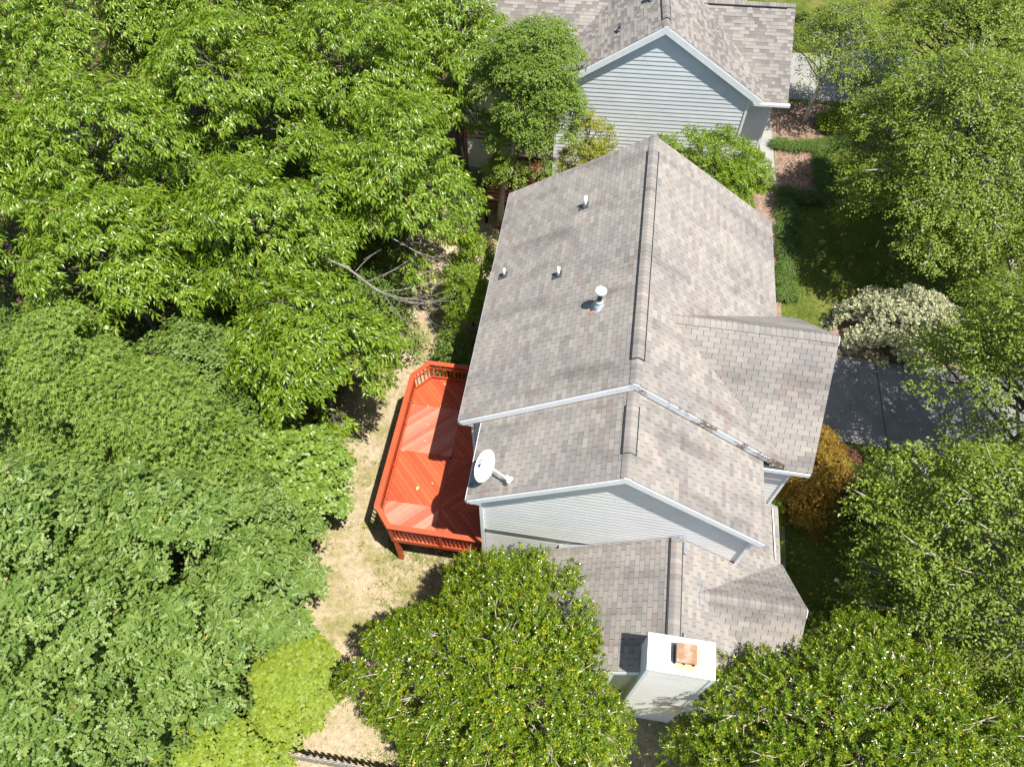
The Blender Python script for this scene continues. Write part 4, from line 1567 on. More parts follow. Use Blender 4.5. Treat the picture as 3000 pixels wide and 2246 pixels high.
SPEC = {
    # sprigs per m2 of pad, leaves per sprig, leaf size, template
    'hickory': dict(spm=34, k=7, size=0.205, tpl='lance', mat='hickory'),
    'oak': dict(spm=25, k=7, size=0.185, tpl='oak', mat='oak'),
    'gum': dict(spm=52, k=4, size=0.165, tpl='star', mat='gum'),
    'maple': dict(spm=30, k=7, size=0.115, tpl='ovate', mat='maple'),
    'elm': dict(spm=75, k=8, size=0.095, tpl='ovate', mat='elm'),
    'lime': dict(spm=130, k=5, size=0.12, tpl='round', mat='lime'),
    'sapling': dict(spm=70, k=6, size=0.125, tpl='round', mat='gum'),
    'holly': dict(spm=46, k=13, size=0.088, tpl='ovate', mat='holly'),
    'magnolia': dict(spm=60, k=9, size=0.135, tpl='lance', mat='magnolia'),
    'yellowing': dict(spm=60, k=9, size=0.12, tpl='lance', mat='yellowing'),
    'cream': dict(spm=100, k=6, size=0.075, tpl='round', mat='cream'),
    'gold': dict(spm=170, k=7, size=0.055, tpl='small', mat='gold'),
    'maroon': dict(spm=150, k=7, size=0.06, tpl='small', mat='maroon'),
    'under': dict(spm=24, k=7, size=0.13, tpl='ovate', mat='under'),
    'box': dict(spm=300, k=6, size=0.035, tpl='small', mat='magnolia'),
}


def sprigs(sp, P, AX):
    """leaf arrays for sprigs at P with growth axis AX"""
    S = SPEC[sp]
    K = S['k']
    m_ = len(P)
    up = np.array([0, 0, 1.0])
    rep = lambda a: np.repeat(a, K, axis=0)
    kk = np.tile(np.arange(K), m_)
    tsp = rep(rng.normal(0.5, 0.13, size=m_))
    if sp in ('hickory',):
        hor = AX * np.array([1, 1, 0.25])
        hor = norm(hor + rng.normal(size=(m_, 3)) * 0.25)
        side = perp(hor, np.tile(up, (m_, 1)))
        L = rng.uniform(0.22, 0.40, m_)
        t = (kk + 0.5) / K
        sg = np.where(kk % 2 == 0, 1.0, -1.0)
        last = kk == K - 1
        pos = rep(P) + rep(hor) * (rep(L) * t)[:, None] - up * (0.10 * t ** 2)[:, None]
        d = rep(hor) * 0.55 + rep(side) * (np.where(last, 0, sg) * 0.75)[:, None] - up * rng.uniform(0.25, 0.95, m_ * K)[:, None] + rng.normal(size=(m_ * K, 3)) * 0.18
        n = np.tile(up, (m_ * K, 1)) + rng.normal(size=(m_ * K, 3)) * 0.35 + rep(hor) * 0.4
        size = S['size'] * rng.uniform(0.7, 1.25, m_ * K) * (0.75 + 0.4 * t)
    elif sp in ('oak', 'gum'):
        ang = kk / K * 2 * np.pi + rep(rng.uniform(0, 6.28, m_)) + rng.normal(size=m_ * K) * 0.25
        ax = norm(AX * 0.5 + up * 0.8 + rng.normal(size=(m_, 3)) * 0.25)
        e1 = perp(ax, np.tile(np.array([1.0, 0.2, 0]), (m_, 1)))
        e2 = np.cross(ax, e1)
        rad = rep(e1) * np.cos(ang)[:, None] + rep(e2) * np.sin(ang)[:, None]
        lift = rng.uniform(-0.35, 0.45, m_ * K)
        d = rad + rep(ax) * lift[:, None]
        if sp == 'gum':
            pos = rep(P) + rad * rng.uniform(0.05, 0.2, m_ * K)[:, None] + rep(ax) * rng.uniform(-0.1, 0.12, m_ * K)[:, None]
        else:
            pos = rep(P) + rad * 0.02 + rep(ax) * rng.uniform(-0.05, 0.05, m_ * K)[:, None]
        n = rep(ax) - rad * lift[:, None] + rng.normal(size=(m_ * K, 3)) * 0.22
        size = S['size'] * rng.uniform(0.7, 1.25, m_ * K)
    elif sp in ('holly', 'magnolia', 'yellowing', 'box', 'gold', 'maroon', 'cream'):
        ax = norm(AX + rng.normal(size=(m_, 3)) * 0.35 + up * 0.25)
        e1 = perp(ax, np.tile(np.array([1.0, 0.2, 0]), (m_, 1)))
        e2 = np.cross(ax, e1)
        ang = kk * 2.4 + rep(rng.uniform(0, 6.28, m_))
        Ls = {'holly': 0.20, 'magnolia': 0.18, 'yellowing': 0.2, 'box': 0.05, 'gold': 0.09, 'maroon': 0.10, 'cream': 0.12}[sp]
        t = kk / K
        rad = rep(e1) * np.cos(ang)[:, None] + rep(e2) * np.sin(ang)[:, None]
        pos = rep(P) + rep(ax) * (Ls * (t - 0.4))[:, None] + rad * 0.01
        d = rad + rep(ax) * (0.25 + 0.9 * t)[:, None] + rng.normal(size=(m_ * K, 3)) * 0.2
        n = rep(ax) - rad * 0.6 + rng.normal(size=(m_ * K, 3)) * 0.3
        size = S['size'] * rng.uniform(0.7, 1.2, m_ * K)
    else:  # flat sprays: maple, elm, lime, under
        hor = norm(AX * np.array([1, 1, 0.3]) + rng.normal(size=(m_, 3)) * np.array([0.5, 0.5, 0.2]))
        side = perp(hor, np.tile(up, (m_, 1)))
        L = {'maple': 0.42, 'elm': 0.30, 'lime': 0.2, 'under': 0.35, 'sapling': 0.28}[sp] * rng.uniform(0.7, 1.3, m_)
        t = (kk + 0.5) / K
        sg = np.where(kk % 2 == 0, 1.0, -1.0)
        pos = rep(P) + rep(hor) * (rep(L) * t)[:, None] - up * (0.12 * t ** 2 * rep(L) / 0.3)[:, None] + rng.normal(size=(m_ * K, 3)) * 0.02
        dr = {'maple': 0.35, 'elm': 0.3, 'lime': 0.15, 'under': 0.2, 'sapling': 0.15}[sp]
        d = rep(hor) * 0.6 + rep(side) * (sg * 0.8)[:, None] - up * dr + rng.normal(size=(m_ * K, 3)) * 0.25
        n = np.tile(up, (m_ * K, 1)) + rng.normal(size=(m_ * K, 3)) * (0.25 if sp == 'lime' else 0.4) + rep(AX) * 0.3
        size = S['size'] * rng.uniform(0.7, 1.25, m_ * K)
    tint = np.clip(tsp + rng.normal(0, 0.20, m_ * K), 0.0, 0.955)
    pick = rng.random(m_ * K)
    rare = {'holly': 0.05, 'hickory': 0.004, 'oak': 0.01, 'maple': 0.008}.get(sp, 0)
    tint = np.where(pick < rare, rng.uniform(0.9, 1.0, m_ * K), tint)
    return pos, d, n, size, tint


def tree(name, label, cat, base, rx, ry, ztop, zlow, sp, npads, pr, bark='bark', trunk_r=0.16, group=None, lean=(0, 0), dens=1.0, seed=0,
         dome=2.0, limbs=True, twigs=0, inner=0.35, flat=0.38, trunk_top=0.62, extra_limbs=(), shape=None, leafscale=1.0, visible_limb=1.0, cut=None, zj=0.75):
    """tapered trunk with limbs to pads of leaves spread over an uneven dome"""
    global rng
    rng = np.random.default_rng(1000 + seed)
    bx, by = base
    bz = float(gz(bx, by)) - 0.05
    root = thing(name, label, cat, (bx, by, bz), 0.0, group)
    cx, cy = bx + lean[0], by + lean[1]
    i = np.arange(npads)
    fr = np.sqrt((i + 0.5) / npads)
    ang = i * 2.39996 + rng.normal(size=npads) * 0.25 + seed
    lump = 1 + 0.13 * np.sin(3 * ang + seed) + 0.09 * np.sin(5 * ang + 2.1 * seed) + rng.normal(size=npads) * 0.06
    if shape is not None:
        lump = lump * np.interp(np.degrees(ang) % 360, np.arange(0, 361, 360 / len(shape)), list(shape) + [shape[0]])
    px = cx + rx * fr * lump * np.cos(ang)
    py = cy + ry * fr * lump * np.sin(ang)
    pz = zlow + (ztop - zlow) * np.sqrt(np.maximum(0, 1 - fr ** dome)) - np.abs(rng.normal(size=npads)) * zj * min(1.0, (ztop - zlow) / 3.0)
    pads = np.stack([px, py, pz], 1)
    ni = int(npads * inner)
    if ni:
        f2 = np.sqrt(rng.random(ni)) * 0.9
        a2 = rng.uniform(0, 6.28, ni)
        low = np.stack([cx + rx * f2 * np.cos(a2), cy + ry * f2 * np.sin(a2), zlow + (ztop - zlow) * (np.sqrt(1 - f2 ** 2) * rng.uniform(0.15, 0.7, ni))], 1)
        pads = np.concatenate([pads, low])
    if cut is not None:
        pads = pads[[not cut(p) for p in pads]]
    outv = norm(np.stack([(pads[:, 0] - cx) / rx, (pads[:, 1] - cy) / ry, np.full(len(pads), 0.0)], 1) + 1e-6)
    frp = np.sqrt(((pads[:, 0] - cx) / rx) ** 2 + ((pads[:, 1] - cy) / ry) ** 2)[:, None]
    pn = norm(np.array([0, 0, 1.0]) + outv * frp * 0.75)
    S = SPEC[sp]
    prs = pr * rng.uniform(0.7, 1.3, len(pads))
    cnt = np.maximum(4, (S['spm'] * dens * np.pi * prs ** 2).astype(int))
    idx = np.repeat(np.arange(len(pads)), cnt)
    T = len(idx)
    # points in flattened ellipsoids, biased to the top shell
    v = rnd(T) * (rng.random(T) ** 0.45)[:, None]
    nvec = pn[idx]
    h = np.sum(v * nvec, 1, keepdims=True)
    fl_ = (h < 0) & (rng.random((T, 1)) < 0.7)
    v = np.where(fl_, v - 2 * nvec * h, v)
    h = np.where(fl_, -h, h)
    v = v - nvec * h * (1 - flat)
    P = pads[idx] + v * prs[idx][:, None]
    P[:, 2] = np.maximum(P[:, 2], gz(P[:, 0], P[:, 1]) + 0.12)
    AX = norm(norm(v) * 0.9 + nvec * 0.7 + outv[idx] * 0.3)
    pos, d, n, size, tint = sprigs(sp, P, AX)
    keep = pos[:, 2] > gz(pos[:, 0], pos[:, 1]) + 0.06
    leaf_mesh('crown', S['tpl'], pos[keep], d[keep], n[keep], size[keep] * leafscale, tint[keep], M[S['mat']], root, (bx, by, bz))
    # trunk and limbs
    mb = MB()
    pyr = random.Random(seed)
    zt = zlow + (ztop - zlow) * trunk_top
    tp = []
    for k in range(7):
        t = k / 6
        w = 0.10 * math.sin(t * 5 + seed)
        tp.append((bx + lean[0] * t * t + w * t, by + lean[1] * t * t + 0.08 * math.cos(t * 4 + seed) * t, bz - 0.1 + (zt - bz) * t))
    mb.tube(tp, [trunk_r * (1.25 if k == 0 else 1.0 - 0.75 * (k / 6)) for k in range(7)], 9)
    if limbs:
        for q in range(len(pads)):
            e = Vector(pads[q])
            hz = math.hypot(e.x - cx, e.y - cy)
            t = min(0.98, max(0.25, (e.z - 0.55 * hz - bz) / max(0.1, zt - bz)))
            s = t * 6
            k0 = min(5, int(s))
            st = Vector(tp[k0]).lerp(Vector(tp[k0 + 1]), s - k0)
            m1 = st.lerp(e, 0.35) + Vector((pyr.uniform(-.15, .15), pyr.uniform(-.15, .15), pyr.uniform(0, .35)))
            m2 = st.lerp(e, 0.72) + Vector((pyr.uniform(-.15, .15), pyr.uniform(-.15, .15), pyr.uniform(0.0, .25)))
            r0_ = min(trunk_r * 0.5, 0.018 + 0.013 * (e - st).length) * visible_limb
            mb.tube([st, m1, m2, e + Vector(pn[q]) * prs[q] * 0.2], [r0_, r0_ * 0.75, r0_ * 0.5, r0_ * 0.22], 5, False)
            for w in range(twigs):
                v1 = Vector(rnd(1)[0])
                v1.z = abs(v1.z) * 0.5
                e2 = e + Vector((v1.x, v1.y, v1.z)) * prs[q] * 1.05
                mb.tube([m2.lerp(e, 0.6), e.lerp(e2, 0.5) + Vector((0, 0, 0.05)), e2], [r0_ * 0.42, r0_ * 0.3, 0.004], 4, False)
    mb.build('trunk', M[bark], root, True)
    if extra_limbs:
        mb = MB()
        for (pts, r_a) in extra_limbs:
            n_ = len(pts)
            mb.tube(pts, [r_a * (1 - 0.85 * q / (n_ - 1)) for q in range(n_)], 6, False)
        mb.build('bare_limb', M['bark_grey'], root, True)
    return root


def curl(p, dirv, ln, bend, n=6):
    """a thin bare twig that curves"""
    p = Vector(p)
    d = Vector(dirv).normalized()
    out = [tuple(p)]
    for k in range(n):
        d = (d + Vector(bend) * (1.0 / n)).normalized()
        p = p + d * (ln / n)
        out.append(tuple(p))
    return out


# --- forest on the left: hickories with drooping leaflets
hg = 'hickory trees in the woods'
bare = [([(-10.6, 5.6, 6.4), (-9.3, 5.2, 6.3), (-8.2, 4.6, 6.1), (-7.2, 4.4, 5.9), (-6.4, 4.6, 5.7)], 0.05)]
for (pp, dv, ln, bd) in (((-8.6, 4.8, 6.2), (1, 0.5, 0.1), 2.2, (0.2, 0.9, 0)), ((-8.0, 4.6, 6.1), (1, 0.1, 0), 2.4, (0.3, 0.8, 0)), ((-7.7, 4.5, 6.0), (1, -0.2, 0), 2.3, (0.2, 1.1, 0)),
                         ((-7.3, 4.4, 6.0), (1, -0.3, 0), 2.0, (0.1, 1.3, 0)), ((-7.9, 4.5, 6.0), (0.6, -1, 0), 1.6, (0.9, -0.2, 0)), ((-9.0, 5.1, 6.3), (0.3, 1, 0.1), 1.2, (0.5, 0, 0)),
                         ((-6.9, 4.4, 5.8), (0.9, -0.6, -0.1), 1.5, (0.2, -0.9, 0)), ((-6.6, 4.5, 5.8), (0.8, 0.6, 0), 1.2, (0.4, -0.6, 0)), ((-8.3, 4.7, 6.1), (0.9, -0.5, 0), 1.7, (0.5, 0.5, 0)),
                         ((-7.5, 4.4, 6.0), (1, 0.3, 0.1), 1.9, (0.1, -0.8, 0))):
    bare.append((curl(pp, dv, ln, bd, 7), 0.013))
    bare.append((curl(Vector(pp) + Vector(dv) * 0.5, (dv[0] * 0.6 + bd[0], dv[1] + bd[1], 0.1), ln * 0.55, (0.4, -bd[1], 0), 6), 0.008))
bare2 = [([(-10.2, 8.2, 5.6), (-8.9, 7.7, 5.5), (-7.6, 7.2, 5.3), (-6.4, 7.0, 5.1)], 0.042)]
for (pp, dv, ln, bd) in (((-8.2, 7.4, 5.4), (1, 0.4, 0), 1.6, (0.1, -0.7, 0)), ((-7.6, 7.2, 5.3), (1, -0.5, 0), 1.5, (0.2, -0.5, 0)), ((-7.2, 7.1, 5.2), (0.9, -0.8, 0), 1.3, (0.3, 0.5, 0)), ((-7.0, 7.1, 5.2), (1, 0.3, 0), 1.4, (0.0, 0.5, 0))):
    bare2.append((curl(pp, dv, ln, bd, 6), 0.011))
tree('hickory_tree', 'tall hickory with drooping yellow green leaves at the top left corner of the woods', 'tree', (-19.0, 8.2), 3.6, 3.2, 10.0, 5.0, 'hickory', 46, 0.72, seed=1, group=hg, twigs=1)
tree('hickory_tree', 'hickory along the top edge, second from the left corner', 'tree', (-15.6, 11.8), 3.4, 3.2, 10.2, 5.2, 'hickory', 44, 0.72, seed=2, group=hg, twigs=1)
tree('hickory_tree', 'hickory along the top edge left of the small leaved elm', 'tree', (-11.8, 14.6), 3.3, 3.2, 9.6, 5.0, 'hickory', 44, 0.72, seed=3, group=hg, twigs=1)
tree('hickory_tree', 'hickory next to the elm, its long bare side limb reaching toward the house', 'tree', (-8.7, 10.0), 2.6, 2.6, 9.0, 4.6, 'hickory', 38, 0.68, seed=4, group=hg, extra_limbs=bare2, twigs=1)
tree('hickory_tree', 'hickory with curling bare twigs above the gap in the woods', 'tree', (-12.4, 6.3), 2.8, 2.6, 9.3, 5.0, 'hickory', 38, 0.68, seed=5, group=hg, extra_limbs=bare, twigs=1)
tree('hickory_tree', 'hickory at the left edge above the star leaved sweetgum', 'tree', (-17.0, 4.2), 3.0, 2.5, 9.2, 4.8, 'hickory', 40, 0.70, seed=6, group=hg, twigs=1)
tree('hickory_tree', 'bright green hickory spreading its crown over the lawn nearest the deck', 'tree', (-10.6, 3.4), 2.4, 2.1, 8.0, 4.4, 'hickory', 50, 0.60, seed=7, group=hg, lean=(0.6, -0.95), shape=(1.05, 0.9, 0.85, 0.95, 1.0, 1.0, 1.05, 0.9), twigs=2)
tree('hickory_tree', 'hickory half hidden behind the elm at the top of the picture', 'tree', (-8.2, 17.6), 2.8, 2.8, 9.0, 4.6, 'hickory', 34, 0.75, seed=8, group=hg)
tree('hickory_tree', 'hickory far up in the woods behind the first row', 'tree', (-24.0, 15.5), 4.4, 4.2, 10.5, 5.0, 'hickory', 54, 0.9, seed=9, group=hg, limbs=False)
tree('hickory_tree', 'hickory beyond the top edge of the picture above the woods', 'tree', (-18.5, 17.5), 3.9, 3.6, 10.0, 5.0, 'hickory', 50, 0.9, seed=10, group=hg, limbs=False)
tree('hickory_tree', 'hickory beyond the top edge next to the hidden one behind the elm', 'tree', (-13.2, 19.8), 3.6, 3.4, 9.6, 5.0, 'hickory', 44, 0.9, seed=51, group=hg, limbs=False)
tree('hickory_tree', 'outermost hickory off the left edge of the picture', 'tree', (-23.5, 6.5), 3.2, 3.6, 9.6, 5.0, 'hickory', 40, 0.85, seed=52, group=hg, limbs=False)
# lower growth inside the woods
ug = 'young maples in the shade of the woods'
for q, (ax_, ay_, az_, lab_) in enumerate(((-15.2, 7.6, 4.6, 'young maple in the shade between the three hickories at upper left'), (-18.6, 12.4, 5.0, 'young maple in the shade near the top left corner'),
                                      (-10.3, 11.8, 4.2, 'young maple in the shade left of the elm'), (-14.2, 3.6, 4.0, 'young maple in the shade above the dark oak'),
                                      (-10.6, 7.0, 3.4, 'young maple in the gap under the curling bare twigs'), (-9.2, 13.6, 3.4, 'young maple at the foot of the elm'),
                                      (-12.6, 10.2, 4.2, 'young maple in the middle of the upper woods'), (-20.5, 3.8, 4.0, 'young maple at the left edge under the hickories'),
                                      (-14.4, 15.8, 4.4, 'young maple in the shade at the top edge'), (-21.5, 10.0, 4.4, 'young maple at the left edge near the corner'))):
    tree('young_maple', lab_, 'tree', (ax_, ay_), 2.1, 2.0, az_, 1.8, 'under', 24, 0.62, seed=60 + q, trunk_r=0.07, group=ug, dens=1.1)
# elm by the neighbour house
tree('elm_tree', 'dense small leaved green elm with grey trunk in front of the neighbouring deck', 'tree', (-5.75, 14.3), 1.9, 2.2, 9.4, 4.6, 'elm', 66, 0.58, 'bark_pale', 0.17, lean=(1.25, 0.5), seed=11, dome=2.6, twigs=1)
tree('shrub', 'bright yellow green tall shrub pressed against the back eave of the house', 'shrub', (-5.9, 8.3), 0.95, 1.7, 4.6, 2.0, 'magnolia', 26, 0.5, seed=12, trunk_r=0.06, leafscale=0.9)
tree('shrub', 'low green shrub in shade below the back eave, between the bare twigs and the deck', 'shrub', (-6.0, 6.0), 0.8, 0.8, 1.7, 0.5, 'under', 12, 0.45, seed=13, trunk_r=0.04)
# sweetgums
gg = 'sweetgum trees in the woods'
tree('sweetgum_tree', 'sweetgum with star shaped leaves at the left edge', 'tree', (-16.2, -0.8), 2.6, 2.3, 8.9, 4.6, 'gum', 42, 0.66, seed=14, group=gg)
tree('sweetgum_tree', 'sweetgum with star shaped leaves, right of the other one and left of the bright hickory', 'tree', (-12.9, -1.4), 2.1, 1.8, 8.2, 4.4, 'gum', 36, 0.62, seed=15, group=gg)
tree('oak_tree', 'dark bluish green oak in the shaded hollow below the curling bare twigs', 'tree', (-14.0, 2.1), 2.0, 1.6, 6.0, 3.2, 'oak', 30, 0.6, seed=16, leafscale=0.75)
tree('sapling', 'pale green understorey sapling at the wood edge left of the deck', 'tree', (-9.9, -1.0), 1.5, 1.2, 5.2, 2.4, 'sapling', 34, 0.48, seed=17, trunk_r=0.07)
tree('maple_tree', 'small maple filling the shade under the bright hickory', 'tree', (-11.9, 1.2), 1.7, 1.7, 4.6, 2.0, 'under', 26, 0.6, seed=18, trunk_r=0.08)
# white oaks at the lower left
og = 'white oaks at the lower left'
tree('oak_tree', 'white oak at the left edge just below the sweetgums', 'tree', (-14.2, -4.8), 2.2, 1.9, 9.0, 5.0, 'oak', 38, 0.62, seed=19, group=og)
tree('oak_tree', 'white oak between the left edge and the dry lawn, below the sweetgums', 'tree', (-11.3, -4.3), 1.9, 1.7, 8.6, 4.8, 'oak', 38, 0.60, seed=20, group=og)
tree('oak_tree', 'white oak whose crown bulges furthest over the dry lawn', 'tree', (-9.3, -5.0), 1.15, 1.25, 7.4, 4.2, 'oak', 32, 0.52, seed=21, group=og, lean=(0.3, 0))
tree('oak_tree', 'white oak on the left edge, second one up from the bottom corner', 'tree', (-12.3, -7.1), 1.9, 1.7, 9.0, 5.2, 'oak', 38, 0.60, seed=22, group=og)
tree('oak_tree', 'white oak just above the lime green thicket', 'tree', (-10.1, -6.9), 1.35, 1.35, 7.8, 4.8, 'oak', 34, 0.54, seed=23, group=og)
tree('oak_tree', 'white oak in the bottom left corner', 'tree', (-11.6, -9.3), 1.7, 1.4, 8.8, 5.2, 'oak', 36, 0.58, seed=24, group=og)
tree('oak_tree', 'white oak low between the sapling and the lawn bulge', 'tree', (-10.0, -2.9), 1.3, 1.0, 6.2, 3.6, 'oak', 26, 0.50, seed=25, group=og, leafscale=0.85)
for q, (ax_, ay_, lab_) in enumerate(((-12.8, -3.0, 'young maple in the shade between sweetgums and oaks'), (-12.9, -6.0, 'young maple in the gap between the oaks on the left edge'), (-10.8, -5.7, 'young maple in the gap in the middle of the oaks'), (-11.4, -8.0, 'young maple in the dark gap near the bottom left corner'), (-15.4, -2.9, 'young maple at the left edge under the sweetgum'))):
    tree('young_maple', lab_, 'tree', (ax_, ay_), 1.7, 1.5, 4.2, 1.8, 'under', 20, 0.55, seed=80 + q, trunk_r=0.07, group=ug, dens=1.1)
# lime green thicket
tree('thicket', 'lime green thicket with round leaves beside the narrow dry lawn', 'shrub', (-8.45, -6.7), 0.85, 1.35, 3.4, 0.5, 'lime', 60, 0.30, seed=26, trunk_r=0.05, limbs=False)
tree('thicket', 'lime green thicket behind the fence end at the bottom edge', 'shrub', (-10.0, -8.7), 1.6, 0.7, 3.2, 0.5, 'lime', 60, 0.30, seed=27, trunk_r=0.05, limbs=False)
tree('thicket', 'darker lime thicket tucked under the oak above the narrow lawn', 'shrub', (-9.2, -5.5), 0.7, 0.6, 3.0, 0.8, 'lime', 24, 0.32, seed=28, trunk_r=0.05, limbs=False)

# understorey mass of the woods
global_seed = 5
rng = np.random.default_rng(77)
ORG = Vector((0, 0, 0))
nU = 10000
ux = rng.uniform(-36, -10.0, nU)
uy = rng.uniform(-12, 30, nU)
uz = rng.uniform(0.3, 3.2, nU)
P = np.stack([ux, uy, uz], 1)
AX = norm(rng.normal(size=(nU, 3)) * np.array([1, 1, 0.3]) + np.array([0, 0, 0.4]))
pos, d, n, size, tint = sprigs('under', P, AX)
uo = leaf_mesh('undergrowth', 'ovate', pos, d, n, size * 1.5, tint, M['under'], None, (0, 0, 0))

# --- hollies in front
tree('holly_tree', 'big round glossy holly below the deck and the gabled wall', 'tree', (-2.35, -5.8), 3.7, 3.3, 6.0, 1.3, 'holly', 230, 0.46, 'twig', 0.13, seed=29, dome=2.6, twigs=2, dens=1.15, zj=0.45, inner=0.5, flat=0.6, visible_limb=0.7)
tree('holly_tree', 'sprawling glossy holly at the bottom right beside the chimney', 'tree', (6.6, -6.2), 4.9, 2.9, 6.5, 1.8, 'holly', 250, 0.46, 'twig', 0.13, seed=30, dome=2.6, twigs=2, dens=1.05, zj=0.5, inner=0.5, flat=0.6, visible_limb=0.7,
     cut=lambda p: p[0] < 2.9 and p[1] > -6.55)
# --- street side trees
tree('maple_tree', 'airy maple with grey limbs on the right edge between driveway and holly', 'tree', (12.6, -2.0), 3.7, 3.4, 8.4, 3.2, 'maple', 112, 0.66, 'bark_pale', 0.22, seed=31, lean=(-1.5, 1.0), dens=1.1, twigs=2, visible_limb=1.3, inner=0.2)
tree('maple_tree', 'maple overhanging the far end of the driveway at the right edge', 'tree', (14.0, 4.7), 3.4, 3.2, 9.8, 4.2, 'maple', 84, 0.70, 'bark', 0.18, seed=32, lean=(-1.0, -0.2), dens=1.0, twigs=2, inner=0.3)
tree('maple_tree', 'broad dark maple shading the front lawn, street showing through it', 'tree', (12.9, 17.2), 4.0, 4.3, 9.2, 3.4, 'maple', 140, 0.72, 'bark_pale', 0.26, seed=33, lean=(-0.6, -1.9), dens=1.15, twigs=2, visible_limb=1.3, inner=0.35)
tree('maple_tree', 'maple at the top right corner over the street', 'tree', (15.6, 24.6), 3.9, 4.0, 7.6, 3.6, 'maple', 96, 0.8, 'bark', 0.22, seed=34, lean=(-1.0, 0), dens=1.05, twigs=1, inner=0.2)
tree('maple_tree', 'maple on the right edge between cream shrub and street', 'tree', (16.2, 10.6), 2.6, 3.0, 7.6, 3.0, 'maple', 54, 0.7, 'bark', 0.18, seed=54, dens=0.85, twigs=2, inner=0.3)
tree('maple_tree', 'maple reaching into the bottom right corner over the holly', 'tree', (12.2, -6.2), 2.6, 1.6, 6.0, 2.2, 'maple', 62, 0.62, 'bark_pale', 0.16, seed=55, lean=(-0.8, 0.5), dens=1.1, twigs=2, inner=0.4)
tree('birch_tree', 'sparse young tree with visible grey trunk in the mulch bed by the neighbouring house', 'tree', (8.45, 23.4), 2.0, 1.9, 6.4, 3.6, 'maple', 62, 0.55, 'bark_pale', 0.13, seed=35, lean=(0.35, 0.4), dens=0.95, twigs=2, inner=0.15, visible_limb=1.1, leafscale=0.85)
tree('birch_tree', 'yellowish young tree over the lawn past the far driveway', 'tree', (11.6, 31.5), 2.6, 2.2, 5.8, 3.0, 'yellowing', 36, 0.6, 'bark_pale', 0.12, seed=53, dens=0.6, twigs=2, inner=0.15, leafscale=0.9)
tree('shrub', 'bright green low shrub at the edge of the mulch bed', 'shrub', (9.9, 23.2), 0.8, 0.7, 1.4, 0.5, 'lime', 22, 0.28, seed=36, trunk_r=0.03, limbs=False, leafscale=0.8)
# --- by the neighbour wall
tree('bay_tree', 'bright yellow green bay tree between the two houses', 'tree', (2.6, 14.2), 3.0, 1.5, 6.2, 2.4, 'magnolia', 74, 0.5, 'twig', 0.1, seed=37, twigs=1, inner=0.3)
tree('bay_tree', 'thin yellowing tree at the left end of the neighbouring wall', 'tree', (-2.15, 15.3), 1.15, 0.9, 5.6, 2.2, 'yellowing', 30, 0.4, 'twig', 0.07, seed=38, twigs=1, inner=0.3, dens=0.9)
# --- front shrubs
tree('shrub', 'cream leaved variegated shrub north of the driveway', 'shrub', (11.4, 10.0), 2.7, 1.35, 2.9, 0.7, 'cream', 74, 0.5, seed=39, trunk_r=0.05, limbs=False)
tree('shrub', 'rounded golden orange shrub at the house corner below the driveway', 'shrub', (7.25, 2.75), 1.05, 2.0, 2.9, 0.4, 'gold', 68, 0.42, seed=40, trunk_r=0.05, limbs=False)
tree('shrub', 'dark maroon shrub on the lawn side of the golden one', 'shrub', (8.35, 2.8), 0.75, 1.35, 2.1, 0.4, 'maroon', 30, 0.42, seed=41, trunk_r=0.05, limbs=False)
for i in range(3):
    tree('hedge', ('clipped green hedge plant nearest the garage corner', 'clipped green hedge plant in the middle of the short row', 'clipped green hedge plant at the walkway end of the row')[i], 'hedge',
         (5.98, 1.5 - 0.75 * i), 0.26, 0.42, 1.15, 0.45, 'box', 16, 0.2, seed=42 + i, trunk_r=0.02, limbs=False, group='clipped hedge row by the front path')


# --- grass, liriope
def blades(name, pts, hgt, wid, spread, mat, per, kind='stuff', tmean=0.5, tvar=0.2, tfun=None):
    m_ = len(pts)
    P = np.repeat(pts, per, axis=0)
    T = m_ * per
    a = rng.uniform(0, 6.28, T)
    lean = rng.uniform(0.2, 1.0, T) * spread
    h = hgt * rng.uniform(0.6, 1.2, T)
    dirv = np.stack([np.cos(a), np.sin(a), np.zeros(T)], 1)
    side = np.stack([-np.sin(a), np.cos(a), np.zeros(T)], 1)
    base = P + dirv * 0.01
    mid = base + dirv * (lean * 0.45)[:, None] * hgt + np.array([0, 0, 1.0]) * (h * 0.75)[:, None]
    tip = base + dirv * (lean * 1.3)[:, None] * hgt + np.array([0, 0, 1.0]) * (h * np.clip(1.05 - lean * 0.55, 0.25, 1))[:, None]
    w = wid / 2
    V = np.stack([base - side * w, base + side * w, mid - side * w, mid + side * w, tip], 1).reshape(-1, 3)
    b0 = np.arange(T) * 5
    F = np.stack([b0, b0 + 1, b0 + 3, b0, b0 + 3, b0 + 2, b0 + 2, b0 + 3, b0 + 4], 1).reshape(-1)
    t = np.repeat(np.clip(rng.normal(tmean, tvar, m_), 0, 1), per) if tfun is None else np.repeat(tfun(pts), per)
    t = np.clip(t + rng.normal(0, 0.1, T), 0, 1)
    o = bpy.data.objects.new(name, mesh_np(name, V, F, 3, mat, np.repeat(t, 5)))
    link(o)
    o['kind'] = kind
    return o


def on_ground(n_, x0, x1, y0, y1):
    x = rng.uniform(x0, x1, n_)
    y = rng.uniform(y0, y1, n_)
    return np.stack([x, y, gz(x, y)], 1)


def patchy(p):
    x, y = p[:, 0], p[:, 1]
    g = np.sin(x * 1.7 + 0.8 * np.sin(y * 0.9)) * 0.5 + np.sin(y * 1.3 + x * 0.6) * 0.5 + np.sin(x * 4.1 - y * 3.3) * 0.3
    return np.clip(0.62 - 0.22 * g + rng.normal(0, 0.13, len(p)), 0, 1)


